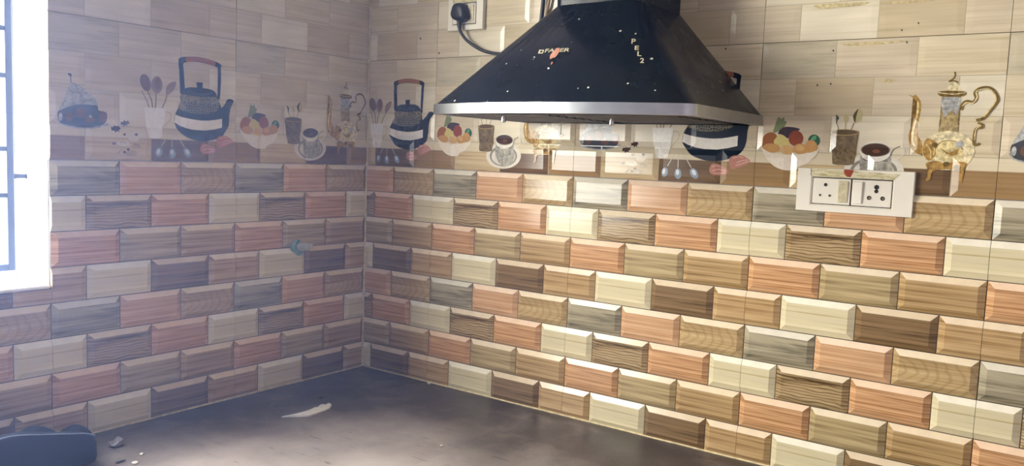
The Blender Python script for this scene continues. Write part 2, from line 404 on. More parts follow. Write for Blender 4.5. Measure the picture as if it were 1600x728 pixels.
PRINTS = {
  ('A', 'kettle_print'): [
    ('P', 'navy', 0, '300.5,160.0 299.2,139.6 291.5,124.6 283.3,109.5 281.3,90.8 289.6,75.9 305.5,61.3 333.9,51.6 364.0,49.9 393.4,56.2 412.6,65.8 424.1,80.6 428.5,93.4 429.3,107.9 429.9,118.7 434.0,135.0 444.3,151.9 427.5,154.8 419.2,143.9 407.6,132.3 403.9,140.2 396.9,158.3 384.1,172.9 349.4,175.5 315.3,173.0'),
    ('P', 'kettle_texture', 0, '300.6,156.3 350.2,153.8 394.5,156.5 400.3,132.9 386.1,120.0 351.7,114.1 316.3,115.5 291.5,124.6 299.2,139.6'),
    ('Q', 'print_white', 0, '283.3,108.8 296.3,105.2 311.7,102.1 332.1,99.8 352.2,98.7 372.1,99.7 386.8,101.8 409.1,106.1 409.0,84.3 387.7,79.1 363.1,75.3 333.0,75.7 312.6,78.6 294.4,84.3 281.3,90.8'),
    ('P', 'slate', 0, '385.3,166.3 380.7,162.7 367.8,160.0 350.0,159.0 331.9,159.9 318.5,162.6 313.5,166.3 318.3,170.0 331.5,172.7 349.5,173.6 367.4,172.6 380.5,169.9'),
    ('P', 'navy', 0, '379.3,168.5 375.5,166.1 364.7,164.4 349.8,163.7 334.8,164.4 323.7,166.1 319.5,168.5 323.5,170.9 334.5,172.7 349.5,173.3 364.4,172.6 375.3,170.9'),
    ('Q', 'navy', 0, '338.9,187.6 356.4,188.3 353.1,182.1 355.6,169.2 342.1,169.3 344.2,182.1'),
    ('Q', 'navy', 0, '292.6,237.6 304.5,232.2 305.3,167.4 309.7,158.9 297.0,158.1'),
    ('Q', 'navy', 0, '397.6,228.9 406.5,234.8 406.2,194.5 403.5,150.4 396.5,154.7 399.2,187.3'),
    ('P', 'navy', 0, '294.2,237.9 312.7,243.8 346.8,246.8 381.4,243.2 406.0,235.9 404.0,225.2 386.8,230.8 347.2,235.1 313.2,232.0 301.2,224.8'),
    ('P', 'copper', 0, '311.8,242.4 331.8,245.7 346.8,246.5 381.4,243.2 390.3,239.8 387.8,230.8 367.0,234.8 347.1,236.2 327.2,235.1 313.2,232.0'),
  ],
  ('A', 'spoon_jar_print'): [
    ('P', 'wood_dark', 0, '223.8,176.3 224.3,166.8 221.3,159.4 215.6,156.3 208.7,158.2 202.5,164.6 198.6,173.8 198.1,183.4 201.2,190.7 206.9,193.8 213.8,191.9 220.0,185.5'),
    ('S', 'wood_mid', 2.2, '202.7,158.0 211.4,139.0 219.5,118.2'),
    ('S', 'wood_dark', 2.6, '216.1,158.0 224.1,139.1 227.0,118.3'),
    ('P', 'wood_mid', 0, '252.5,171.8 250.3,162.1 245.0,155.2 238.1,152.8 231.4,155.7 226.6,163.0 225.2,172.9 227.4,182.6 232.7,189.6 239.7,191.9 246.4,189.0 251.1,181.6'),
    ('P', 'wood_dark', 0, '248.2,174.7 246.8,167.6 243.6,162.5 239.3,160.7 235.1,162.8 232.3,168.1 231.4,175.3 232.8,182.4 236.1,187.5 240.4,189.3 244.5,187.2 247.4,181.8'),
    ('S', 'wood_mid', 3, '237.4,154.3 234.9,135.4 233.3,118.3'),
    ('P', 'wood_mid', 0, '286.3,183.5 283.7,171.2 276.3,160.0 263.7,150.6 260.4,156.2 263.0,171.2 274.0,181.3'),
    ('S', 'wood_mid', 2.6, '266.2,154.3 257.9,137.4 249.1,118.5'),
    ('Q', 'print_white', 0, '206.6,121.8 220.0,120.5 246.4,120.7 259.4,122.4 257.9,105.4 255.3,90.3 251.8,71.3 248.6,54.2 234.5,51.9 219.6,52.3 214.7,70.5 210.4,85.7'),
  ],
  ('A', 'jar_handle_print'): [
    ('S', 'wood_pale', 2.5, '251.7,77.6 252.5,95.0 254.7,105.9 257.9,111.4 264.8,113.0 272.2,108.4 271.7,97.6 265.2,88.8 256.3,80.3 251.8,76.5 247.4,69.8 245.4,64.3'),
  ],
  ('A', 'cloche_print'): [
    ('P', 'silver', 0, '45.5,157.7 37.3,142.5 29.9,124.7 19.1,102.3 34.0,109.7 51.5,114.6 75.2,119.3 100.9,117.5 93.4,132.4 78.4,146.0 63.6,155.8 51.9,160.6'),
    ('S', 'slate', 1.6, '44.0,179.2 45.1,170.7 45.5,159.2'),
    ('P', 'slate', 0, '47.4,174.4 46.2,173.4 44.2,173.3 42.1,173.9 40.3,175.2 39.3,176.7 39.4,178.2 40.6,179.1 42.5,179.3 44.7,178.7 46.5,177.4 47.5,175.8'),
    ('P', 'dark_iron', 0, '18.2,99.4 31.1,106.9 51.5,114.1 75.2,118.1 99.3,116.5 102.3,106.3 119.3,102.9 120.7,89.4 116.0,78.6 102.0,70.4 62.8,66.4 30.7,70.7 18.0,83.6'),
    ('P', 'meat_brown', 0, '48.3,89.7 47.2,84.6 44.2,80.8 40.1,79.3 36.0,80.4 33.1,83.8 32.1,88.7 33.2,93.7 36.2,97.5 40.3,99.1 44.3,98.0 47.3,94.6'),
    ('P', 'meat_brown', 0, '75.3,100.1 73.8,94.4 69.8,90.1 64.5,88.3 59.2,89.4 55.3,93.3 54.0,98.8 55.4,104.4 59.4,108.7 64.7,110.6 70.0,109.5 73.9,105.6'),
    ('P', 'meat_brown', 0, '121.4,93.1 120.1,87.6 116.6,83.4 112.0,81.7 107.4,82.9 104.0,86.7 102.8,92.0 104.1,97.4 107.5,101.6 112.1,103.3 116.8,102.2 120.2,98.4'),
    ('P', 'meat_brown', 0, '94.2,86.4 92.8,82.7 89.0,79.9 83.8,78.7 78.7,79.4 75.0,81.8 73.7,85.3 75.1,88.9 78.8,91.7 84.0,92.9 89.1,92.3 92.8,89.9'),
    ('P', 'silver', 0, '26.4,88.4 25.8,84.0 24.3,80.8 22.3,79.5 20.3,80.5 18.9,83.6 18.4,87.9 19.0,92.3 20.4,95.5 22.5,96.8 24.4,95.8 25.9,92.7'),
    ('P', 'silver', 0, '87.6,92.9 87.2,91.4 86.0,90.2 84.5,89.7 83.0,90.0 81.9,91.0 81.5,92.5 82.0,94.0 83.1,95.2 84.6,95.7 86.1,95.3 87.2,94.3'),
    ('S', 'silver', 3, '16.1,84.9 23.9,73.8 48.1,68.6 77.7,67.1 102.0,71.0 114.4,75.2 125.4,79.1'),
    ('S', 'silver', 1.6, '19.7,100.9 36.9,109.9 63.3,117.2 99.3,117.4'),
  ],
  ('A', 'star_anise_print'): [
    ('Q', 'anise', 0, '153.2,69.4 147.7,67.0 149.3,62.4 143.4,64.2 139.5,60.4 137.8,65.0 131.3,64.9 135.0,68.8 130.9,72.6 137.3,72.8 138.5,77.5 142.8,73.9 148.5,76.1 147.4,71.4'),
    ('Q', 'anise', 0, '172.8,82.2 167.4,80.2 169.2,75.9 163.8,77.9 160.4,74.1 159.1,78.6 153.0,78.2 156.8,81.8 152.6,85.2 158.7,85.1 159.5,89.6 163.3,86.0 168.5,88.3 167.1,83.9'),
  ],
  ('A', 'nut_print'): [
    ('P', 'nut_pale', 0, '195.1,51.7 193.5,47.7 188.7,44.7 182.0,43.4 175.1,44.2 170.0,46.9 167.9,50.8 169.5,54.7 174.3,57.8 181.1,59.0 187.9,58.2 193.1,55.5'),
    ('P', 'nut_pale', 0, '174.1,35.6 171.8,32.9 165.9,31.3 158.1,31.1 150.4,32.6 144.9,35.2 143.1,38.3 145.5,41.0 151.4,42.7 159.2,42.8 166.9,41.3 172.3,38.7'),
    ('P', 'nut_tan', 0, '199.0,30.5 197.1,28.4 192.9,27.4 187.7,27.8 182.8,29.4 179.5,31.9 178.7,34.6 180.6,36.7 184.7,37.7 190.0,37.3 194.9,35.7 198.2,33.2'),
    ('P', 'nut_tan', 0, '189.8,18.9 188.5,15.6 183.9,12.6 177.2,10.8 170.2,10.7 164.7,12.2 162.3,15.1 163.6,18.5 168.3,21.4 175.0,23.2 182.0,23.3 187.5,21.8'),
    ('P', 'anise', 0, '163.2,57.8 162.4,55.8 160.1,55.0 157.8,55.7 156.7,57.6 157.5,59.5 159.8,60.4 162.2,59.6'),
    ('P', 'anise', 0, '191.0,58.7 190.0,56.6 187.5,55.7 184.8,56.4 183.6,58.4 184.6,60.5 187.1,61.4 189.8,60.7'),
    ('P', 'anise', 0, '140.2,37.4 139.0,35.1 136.0,34.1 132.9,34.9 131.5,37.1 132.7,39.3 135.7,40.4 138.8,39.6'),
    ('P', 'anise', 0, '163.0,19.1 162.1,17.2 159.9,16.3 157.5,17.0 156.4,18.9 157.3,20.8 159.6,21.7 161.9,21.0'),
    ('P', 'anise', 0, '171.6,25.1 170.7,23.2 168.3,22.3 165.8,23.0 164.6,24.8 165.6,26.8 168.0,27.7 170.5,27.0'),
    ('S', 'anise', 0.9, '148.4,39.5 155.9,40.5 164.1,38.5'),
    ('S', 'anise', 1.1, '181.2,36.7 188.6,36.5 195.5,33.5'),
    ('S', 'anise', 1, '144.2,15.6 148.3,20.3 153.6,24.4'),
  ],
  ('A', 'teaspoon_print'): [
    ('S', 'spoon_stem', 2, '270.3,73.7 259.1,52.7 249.1,34.9'),
    ('P', 'spoon_steel', 0, '250.5,19.3 248.3,14.1 244.6,10.7 240.3,10.0 236.6,12.2 234.5,16.7 234.5,22.2 236.7,27.4 240.5,30.8 244.8,31.5 248.4,29.4 250.5,24.9'),
    ('P', 'spoon_light', 0, '244.5,21.8 243.3,18.6 241.5,16.5 239.4,16.0 237.7,17.2 236.8,19.8 237.0,23.2 238.2,26.3 240.0,28.4 242.1,28.9 243.8,27.7 244.7,25.1'),
    ('S', 'spoon_stem', 2, '274.6,73.4 274.5,52.2 274.8,31.6'),
    ('P', 'spoon_steel', 0, '284.1,18.9 283.3,13.0 280.5,8.6 276.4,6.8 272.0,8.2 268.7,12.3 267.2,18.2 268.0,24.1 270.8,28.5 274.9,30.3 279.2,28.9 282.6,24.7'),
    ('P', 'spoon_light', 0, '278.5,21.9 278.1,18.9 276.8,16.6 274.9,15.7 272.8,16.4 271.2,18.6 270.5,21.6 270.9,24.6 272.2,26.9 274.1,27.8 276.2,27.1 277.8,24.9'),
    ('S', 'spoon_stem', 2, '279.8,72.9 293.0,53.9 306.5,33.9'),
    ('P', 'spoon_steel', 0, '321.7,25.1 324.2,19.0 324.2,13.4 321.4,9.9 316.7,9.3 311.4,11.8 306.8,16.7 304.2,22.9 304.3,28.5 307.1,32.0 311.8,32.6 317.1,30.1'),
    ('P', 'spoon_light', 0, '317.8,25.3 319.2,22.0 319.2,19.0 317.7,17.2 315.2,16.9 312.4,18.2 310.0,20.9 308.6,24.1 308.6,27.1 310.1,29.0 312.5,29.3 315.4,27.9'),
  ],
  ('A', 'meat_print'): [
    ('P', 'ham', 0, '348.9,29.3 353.0,41.8 361.7,44.6 373.0,41.9 384.4,36.1 393.5,30.2 389.6,23.7 372.3,19.3 356.6,20.7'),
    ('P', 'ham', 0, '393.0,54.2 400.1,62.8 419.4,64.5 431.4,59.7 439.2,53.8 435.4,47.5 416.8,38.4 399.8,34.6 394.9,41.7'),
    ('S', 'fat', 1.1, '357.2,28.6 369.2,32.3 387.0,29.2'),
    ('S', 'fat', 1.0, '355.6,37.0 365.3,40.6 373.2,38.8'),
    ('S', 'fat', 1.0, '360.9,23.4 374.2,24.0 386.1,26.7'),
    ('S', 'fat', 1.2, '407.9,42.2 422.7,47.0 437.2,52.7'),
    ('S', 'fat', 1.1, '409.7,48.6 422.2,53.2 433.8,55.2'),
    ('S', 'fat', 1.0, '400.4,57.6 413.1,61.2 423.9,59.9'),
  ],
  ('B', 'fruit_bowl_print'): [
    ('P', 'leaf_pale', 0, '34.7,114.6 37.0,126.7 39.7,136.8 42.7,146.9 49.0,142.9 54.8,147.0 56.4,139.0 61.5,137.0 56.3,125.0 42.8,115.8'),
    ('P', 'pineapple', 0, '11.3,95.9 18.6,110.3 32.7,114.6 43.4,106.7 41.3,92.5 26.7,82.0 14.2,83.7'),
    ('P', 'grape', 0, '45.0,112.8 54.3,125.0 72.3,126.2 89.4,122.5 84.8,117.4 77.4,109.4 65.9,103.1 55.6,105.9'),
    ('P', 'apple_red', 0, '97.8,103.4 96.4,95.5 91.3,89.5 83.9,87.2 76.3,89.1 70.3,94.8 67.7,102.8 69.2,110.8 74.3,116.7 81.7,119.0 89.4,117.0 95.2,111.3'),
    ('P', 'leaf_green', 0, '131.0,102.7 131.5,96.5 128.8,91.0 123.7,87.7 117.5,87.5 111.8,90.5 108.3,95.9 107.9,102.2 110.6,107.8 115.8,111.0 122.0,111.1 127.5,108.1'),
    ('P', 'leaf_light', 0, '123.3,108.2 124.2,106.0 123.6,103.2 121.6,100.6 118.8,98.8 116.0,98.4 113.9,99.4 113.0,101.7 113.7,104.5 115.7,107.1 118.4,108.8 121.2,109.3'),
    ('P', 'pear', 0, '37.2,93.5 40.7,102.6 45.4,107.8 48.2,111.2 59.6,107.0 70.4,95.2 67.9,89.2 48.9,86.3'),
    ('P', 'apricot', 0, '50.4,82.3 48.4,77.2 42.1,73.3 33.2,71.7 24.0,72.8 17.1,76.3 14.3,81.3 16.4,86.5 22.8,90.3 31.8,91.9 40.9,90.8 47.7,87.3'),
    ('P', 'apricot_light', 0, '78.7,79.5 77.3,74.6 72.7,71.0 66.2,69.5 59.5,70.6 54.4,73.9 52.3,78.7 53.7,83.6 58.3,87.2 64.9,88.7 71.6,87.6 76.6,84.2'),
    ('P', 'apricot', 0, '107.7,81.9 106.2,76.4 101.2,72.3 94.0,70.6 86.6,71.8 81.0,75.7 78.6,81.1 80.2,86.6 85.3,90.7 92.5,92.4 99.8,91.1 105.4,87.3'),
    ('P', 'apricot', 0, '127.2,87.1 126.0,80.4 121.8,75.4 115.7,73.4 109.4,75.0 104.5,79.8 102.3,86.5 103.5,93.2 107.8,98.3 113.8,100.2 120.2,98.5 125.0,93.8'),
    ('P', 'apricot_light', 0, '101.1,84.1 100.1,80.9 97.0,78.5 92.5,77.5 87.9,78.2 84.5,80.4 83.0,83.6 84.0,86.8 87.2,89.2 91.7,90.2 96.2,89.4 99.7,87.2'),
    ('P', 'bowl_cream', 0, '11.1,82.6 25.2,74.3 48.0,70.1 72.3,68.9 95.9,71.2 115.2,75.2 129.3,81.3 127.0,73.0 121.8,65.0 109.1,52.2 90.9,44.0 88.4,37.9 66.5,36.5 51.1,39.9 37.3,47.5 21.8,63.6'),
  ],
  ('B', 'cup_print'): [
    ('S', 'brass_dark', 1.3, '170.2,113.0 165.6,124.5 161.7,135.1'),
    ('P', 'dark_iron', 0, '158.1,151.5 162.0,149.5 165.1,144.7 161.8,138.9 163.2,132.6 160.2,135.1 160.0,142.8'),
    ('P', 'wheat', 0, '183.3,144.9 183.0,140.7 181.4,137.6 179.1,136.4 176.6,137.5 174.6,140.6 173.7,144.8 174.0,149.0 175.6,152.1 177.9,153.3 180.4,152.2 182.4,149.1'),
    ('S', 'wheat', 2.5, '179.9,113.2 178.9,126.6 178.3,138.1'),
    ('S', 'brass_dark', 1.3, '187.5,113.3 191.0,124.9 194.6,136.0'),
    ('P', 'wheat', 0, '191.5,151.6 200.6,164.0 207.3,160.2 209.2,151.7 206.8,142.2 197.2,135.4 193.5,142.1'),
    ('P', 'brass_dark', 0, '191.5,151.6 200.6,164.0 197.6,149.7 196.8,136.4 193.5,142.1'),
    ('P', 'brass_dark', 0, '205.8,117.8 202.4,115.1 192.5,113.0 178.7,112.0 164.7,112.5 154.2,114.3 150.2,116.9 153.8,119.7 164.0,121.8 177.9,122.8 191.8,122.2 202.0,120.4'),
    ('Q', 'cup_bronze', 0, '150.7,114.6 160.0,111.3 178.8,110.3 197.1,112.0 205.6,115.5 204.4,100.3 202.7,86.8 201.7,69.6 200.5,54.1 190.5,51.8 170.0,51.4 159.5,53.5 157.0,70.0 155.2,87.5 152.9,101.0'),
    ('S', 'brass_rim', 2.2, '150.6,116.1 160.0,112.4 178.7,111.2 197.1,113.1 205.7,117.1'),
    ('S', 'brass_rim', 1.2, '150.6,116.1 161.2,121.0 177.9,122.6 196.5,121.1 205.7,117.1'),
  ],
  ('B', 'coffee_cup_print'): [
    ('P', 'saucer', 0, '293.2,44.8 286.7,28.0 267.3,15.0 239.9,9.4 211.7,12.7 190.3,24.4 181.9,41.2 188.7,58.4 208.9,71.4 236.7,76.6 264.6,72.8 285.1,61.1'),
    ('P', 'saucer_shadow', 0, '281.4,43.8 276.3,30.3 261.1,19.9 239.6,15.5 217.6,18.2 200.9,27.6 194.3,40.9 199.7,54.7 215.4,65.1 237.1,69.3 258.9,66.2 275.0,56.9'),
    ('P', 'saucer', 0, '276.0,42.2 271.5,30.7 258.2,21.9 239.5,18.1 220.3,20.5 205.8,28.4 200.1,39.7 204.7,51.4 218.4,60.2 237.3,63.8 256.4,61.2 270.4,53.4'),
    ('P', 'cup_silver', 0, '211.3,75.4 219.2,61.2 239.7,57.7 259.6,62.3 265.9,76.7 269.7,58.6 273.7,38.5 261.5,22.3 241.6,17.0 223.5,23.5 212.8,44.6'),
    ('P', 'cup_white', 0, '266.7,80.7 263.4,70.7 253.5,63.2 239.5,60.2 225.2,62.4 214.4,69.5 210.1,79.4 213.5,89.5 223.6,97.0 237.7,100.0 251.9,97.6 262.5,90.5'),
    ('P', 'saucer_shadow', 0, '265.5,84.3 262.2,77.6 252.6,72.5 239.1,70.3 225.3,71.8 215.0,76.5 211.0,83.1 214.4,89.9 224.2,95.1 237.8,97.1 251.5,95.6 261.6,90.9'),
    ('P', 'coffee', 0, '263.5,84.3 260.5,78.1 251.5,73.5 239.0,71.5 226.3,72.9 216.7,77.1 213.0,83.2 216.2,89.4 225.3,94.0 237.9,95.9 250.5,94.5 259.9,90.3'),
    ('P', 'coffee_light', 0, '246.9,81.3 246.0,79.4 243.5,78.0 240.0,77.5 236.4,77.9 233.8,79.1 232.7,81.0 233.6,82.8 236.1,84.2 239.6,84.8 243.2,84.4 245.8,83.1'),
    ('S', 'cup_edge', 1.2, '212.4,69.2 226.8,60.4 239.6,59.3 254.5,62.6 265.4,71.6'),
    ('S', 'cup_edge', 1.5, '265.3,72.6 270.9,84.8 280.5,91.1 283.5,92.1'),
    ('S', 'cup_white', 1.8, '283.5,92.1 290.7,85.3 287.5,74.2 274.4,64.8'),
  ],
  ('B', 'teapot_print'): [
    ('P', 'gold', 0, '289.2,190.8 297.8,188.1 302.5,190.0 312.4,177.0 313.6,162.1 311.4,138.9 311.0,115.5 319.1,102.4 325.3,77.5 315.5,78.2 302.3,88.5 296.1,108.5 297.9,125.3 304.1,145.5 305.4,168.8 303.3,180.4'),
    ('P', 'gold_light', 0, '306.0,177.1 309.4,172.1 309.1,152.2 305.8,132.1 303.9,108.7 309.8,92.1 303.1,98.6 300.1,117.0 303.7,135.5 306.4,155.5'),
    ('Q', 'pot_neck', 0, '347.7,188.3 380.1,188.1 379.1,175.1 379.0,165.4 377.4,152.5 377.5,139.5 381.2,118.4 347.3,117.8 349.1,132.7 350.2,145.8 348.6,165.4'),
    ('P', 'silver', 0, '348.9,184.4 378.9,184.2 378.0,167.1 374.1,152.5 367.6,161.5 361.1,157.3 354.7,149.1 349.8,165.4'),
    ('P', 'gold_pale', 0, '355.5,202.9 359.0,214.2 364.6,218.0 372.3,212.4 376.9,202.6 378.8,192.9 354.2,193.2'),
    ('S', 'gold_dark', 2.6, '365.8,231.9 366.9,225.4 363.9,219.0 357.5,214.2 364.7,215.7 373.2,212.3'),
    ('P', 'gold_dark', 0, '340.6,194.9 351.5,197.1 375.0,196.8 387.7,194.4 385.1,187.4 365.7,185.6 344.8,187.7'),
    ('S', 'gold_pale', 1.5, '341.3,193.9 365.3,190.8 386.9,193.5'),
    ('P', 'gold_pale', 0, '322.9,92.5 331.2,110.9 348.6,119.5 364.8,122.4 381.1,120.0 399.3,110.7 408.6,94.7 409.0,78.6 400.2,62.0 389.4,52.5 374.9,50.2 351.1,50.2 335.2,59.5 323.2,77.5'),
    ('P', 'gold', 0, '322.9,92.5 328.5,107.6 343.9,102.9 348.0,89.8 343.3,73.1 334.7,66.2 324.1,77.5'),
    ('S', 'gold_light', 1.6, '327.7,97.6 336.2,86.2 336.8,71.2'),
    ('S', 'gold_light', 1.6, '335.0,101.1 342.6,89.7 341.8,76.4'),
    ('P', 'gold_light', 0, '345.0,89.7 353.0,101.5 367.6,104.8 382.6,100.6 390.9,87.8 389.2,73.0 370.6,66.8 351.0,70.1'),
    ('S', 'gold_dark', 1.4, '345.0,89.7 353.0,101.5 367.6,104.8 382.6,100.6 390.9,87.8'),
    ('P', 'gold', 0, '352.3,91.6 367.9,82.2 384.9,90.8 378.6,77.6 365.2,79.8'),
    ('P', 'gold', 0, '330.6,61.0 349.8,66.1 365.2,60.7 376.6,66.1 398.6,64.6 395.8,52.1 394.8,39.0 393.6,28.5 388.7,32.2 388.5,45.3 374.8,51.2 351.1,49.6 341.9,43.8 340.5,31.4 332.5,28.7 336.5,42.9'),
    ('P', 'gold_dark', 0, '348.3,96.4 347.8,94.1 346.0,92.4 343.3,91.7 340.6,92.2 338.4,93.9 337.5,96.2 338.1,98.5 339.9,100.2 342.6,100.9 345.3,100.4 347.4,98.7'),
    ('P', 'silver', 0, '391.3,98.2 390.6,95.2 388.2,93.0 384.8,92.1 381.2,92.8 378.5,94.9 377.3,97.8 378.0,100.8 380.4,103.0 383.8,103.8 387.4,103.1 390.1,101.1'),
    ('P', 'gold_dark', 0, '371.1,60.9 370.5,58.6 368.4,56.8 365.5,56.1 362.5,56.6 360.2,58.2 359.2,60.5 359.9,62.8 361.9,64.6 364.8,65.3 367.8,64.8 370.1,63.2'),
    ('P', 'gold_dark', 0, '390.3,55.1 389.6,52.2 387.2,49.9 383.8,49.0 380.2,49.6 377.5,51.7 376.3,54.6 377.0,57.5 379.4,59.8 382.9,60.7 386.4,60.1 389.2,58.0'),
    ('S', 'gold_dark', 5, '381.6,161.6 384.1,173.5 391.0,177.7 399.8,175.7 404.9,183.1 401.9,192.7 409.2,200.6 423.2,202.0 433.7,193.9 439.6,179.7 434.3,168.6 426.8,157.5 419.8,146.9 408.1,143.0'),
    ('S', 'gold_light', 2, '383.1,168.7 389.8,175.1 399.9,174.4 406.2,184.6 404.0,194.3 410.8,198.6 423.4,199.8 432.5,191.4 436.8,179.7 430.4,165.4 419.6,149.5'),
    ('S', 'gold_dark', 4, '411.4,138.2 418.7,135.1 418.3,129.6 409.4,127.6 407.0,114.0 408.3,97.9 417.2,100.7'),
    ('S', 'gold_light', 1.6, '416.1,132.8 409.0,125.3 408.7,107.6'),
  ],
}
# ---------------------------------------------------------------- room shell
def shell(name, mat, boxes, label, cat, loc=(0, 0, 0), rot=(0, 0, 0)):
    o = put(name, box_me(name, mat, *boxes), None, loc, rot)
    return struct(o, label, cat)

FL = -ZO; CE = ROOM_Z - ZO
wall_right = shell('wall_right', 'plaster', [(-0.2, ROOM_X + 0.15, 0.008, 0.2, FL, CE)],
                   'wall of wood-look brick tiles behind the black cooker hood', 'wall', (0, 0, ZO))
# left wall in its own frame: local x runs along the wall towards the corner, local -y faces the room
wy0, wy1 = 0.008, 0.2
wall_left = shell('wall_left', 'plaster_white', [
    (WIN_Y1, 0.008, wy0, wy1, FL, CE), (ROOM_Y - 0.15, WIN_Y0, wy0, wy1, FL, CE),
    (WIN_Y0, WIN_Y1, wy0, wy1, FL, WIN_Z0), (WIN_Y0, WIN_Y1, wy0, wy1, WIN_Z1, CE)],
    'wall of wood-look brick tiles with the barred window', 'wall', (0, 0, ZO), (0, 0, math.pi / 2))
wall_back = shell('wall_back', 'plaster', [(-0.2, ROOM_X + 0.15, ROOM_Y - 0.15, ROOM_Y, 0, ROOM_Z)], 'plain pale plastered wall facing the tiled hood wall', 'wall')
wall_side = shell('wall_side', 'plaster', [(ROOM_X, ROOM_X + 0.15, ROOM_Y, 0.0, 0, ROOM_Z)], 'plain pale plastered wall across from the window', 'wall')
floor = shell('floor', 'floor_tile', [(-0.2, ROOM_X + 0.15, ROOM_Y - 0.15, 0.2, -0.1, 0)], 'pale tiled kitchen floor', 'floor')
ceiling = shell('ceiling', 'ceiling_paint', [(-0.2, ROOM_X + 0.15, ROOM_Y - 0.15, 0.2, ROOM_Z, ROOM_Z + 0.1)], 'white painted kitchen ceiling', 'ceiling')
ground = shell('ground', 'ground_dust', [(-40, 40, -40, 40, -3.3, -3.2)], 'dusty open ground outside the window', 'ground')

# ---------------------------------------------------------------- tiles made of bevelled bricks
TW, TH, BH, BEV, GAP = 0.450, 0.300, 0.075, 0.0125, 0.0008
LAYOUT = {0: (0, 75, 225, 375, 450), 2: (0, 75, 225, 375, 450), 1: (0, 150, 300, 450), 3: (0, 150, 300, 450)}   # row 0 at the bottom
DARK = {3: ('grey_streak', 'pink', 'tan_knot'), 2: ('cream', 'brown_wave', 'pink_stripe', 'cream'),
        1: ('pink_stripe', 'taupe_streak', 'tan_stripe'), 0: ('tan', 'cream', 'dark_brown', 'tan')}
PALE = {3: ('pale_grey', 'pale_pink', 'pale_cream'), 2: ('pale_cream', 'pale_tan', 'pale_white', 'pale_cream'),
        1: ('pale_white', 'pale_cream', 'pale_pink'), 0: ('pale_pink', 'pale_white', 'pale_tan', 'pale_pink')}
DECOR = {3: ('pale_grey', 'pale_pink', 'pale_cream'), 2: ('pale_cream', 'pale_tan', 'pale_pink', 'pale_white'),
         1: ('pale_pink', 'pale_white', 'pale_cream'), 0: ('table_brown', 'table_tan', 'table_dark', 'table_brown')}
DEPTH = {'dark': (0.0065,) * 4, 'pale': (0.0010,) * 4, 'decor': (0.0036, 0.0030, 0.0012, 0.0012)}   # relief of rows 0 to 3

def surface(x, z, H):
    """height of the brick relief at tile coordinates x, z (metres)"""
    r = min(3, max(0, int(z / BH)))
    e = [v / 1000 for v in LAYOUT[r]]
    i = max(k for k in range(len(e) - 1) if x >= e[k] or k == 0)
    d = min(z - r * BH, (r + 1) * BH - z)
    if e[i] > 0.001 or r in (1, 3):
        d = min(d, x - e[i])
    if e[i + 1] < TW - 0.001 or r in (1, 3):
        d = min(d, e[i + 1] - x)
    return H[r] * min(1, max(0, (d - GAP) / BEV))

BRICKS = {}
def brick_me(w, bl, br, H, mat, cx0=None, cx1=None, cz1=None):
    key = (round(w, 4), bl, br, H, mat, cx0, cx1, cz1)
    if key in BRICKS:
        return BRICKS[key]
    a, c = w / 2, BH / 2
    gl = GAP if bl else 0.0004
    gr = GAP if br else 0.0004
    x0, x1, z0, z1 = -a + gl, a - gr, -c + GAP, c - GAP
    tx0, tx1 = (x0 + BEV if bl else x0), (x1 - BEV if br else x1)
    vs = [(x0, .001, z0), (x1, .001, z0), (x1, .001, z1), (x0, .001, z1),
          (x0, 0, z0), (x1, 0, z0), (x1, 0, z1), (x0, 0, z1),
          (tx0, -H, z0 + BEV), (tx1, -H, z0 + BEV), (tx1, -H, z1 - BEV), (tx0, -H, z1 - BEV)]
    fs = [(0, 1, 5, 4), (1, 2, 6, 5), (2, 3, 7, 6), (3, 0, 4, 7), (4, 5, 9, 8), (5, 6, 10, 9), (6, 7, 11, 10), (7, 4, 8, 11), (8, 9, 10, 11)]
    bm = bmesh.new()
    bv = [bm.verts.new(p) for p in vs]
    for k, f in enumerate(fs):
        nf = bm.faces.new([bv[i] for i in f])
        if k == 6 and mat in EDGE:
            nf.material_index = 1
    for co, no in ((cx0, (-1, 0, 0)), (cx1, (1, 0, 0)), (cz1, (0, 0, 1))):
        if co is not None:
            p = (0, 0, co) if no[2] else (co, 0, 0)
            g = bm.verts[:] + bm.edges[:] + bm.faces[:]
            bmesh.ops.bisect_plane(bm, geom=g, plane_co=p, plane_no=no, clear_outer=True)
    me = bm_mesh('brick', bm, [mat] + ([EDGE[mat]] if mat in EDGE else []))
    BRICKS[key] = me
    return me

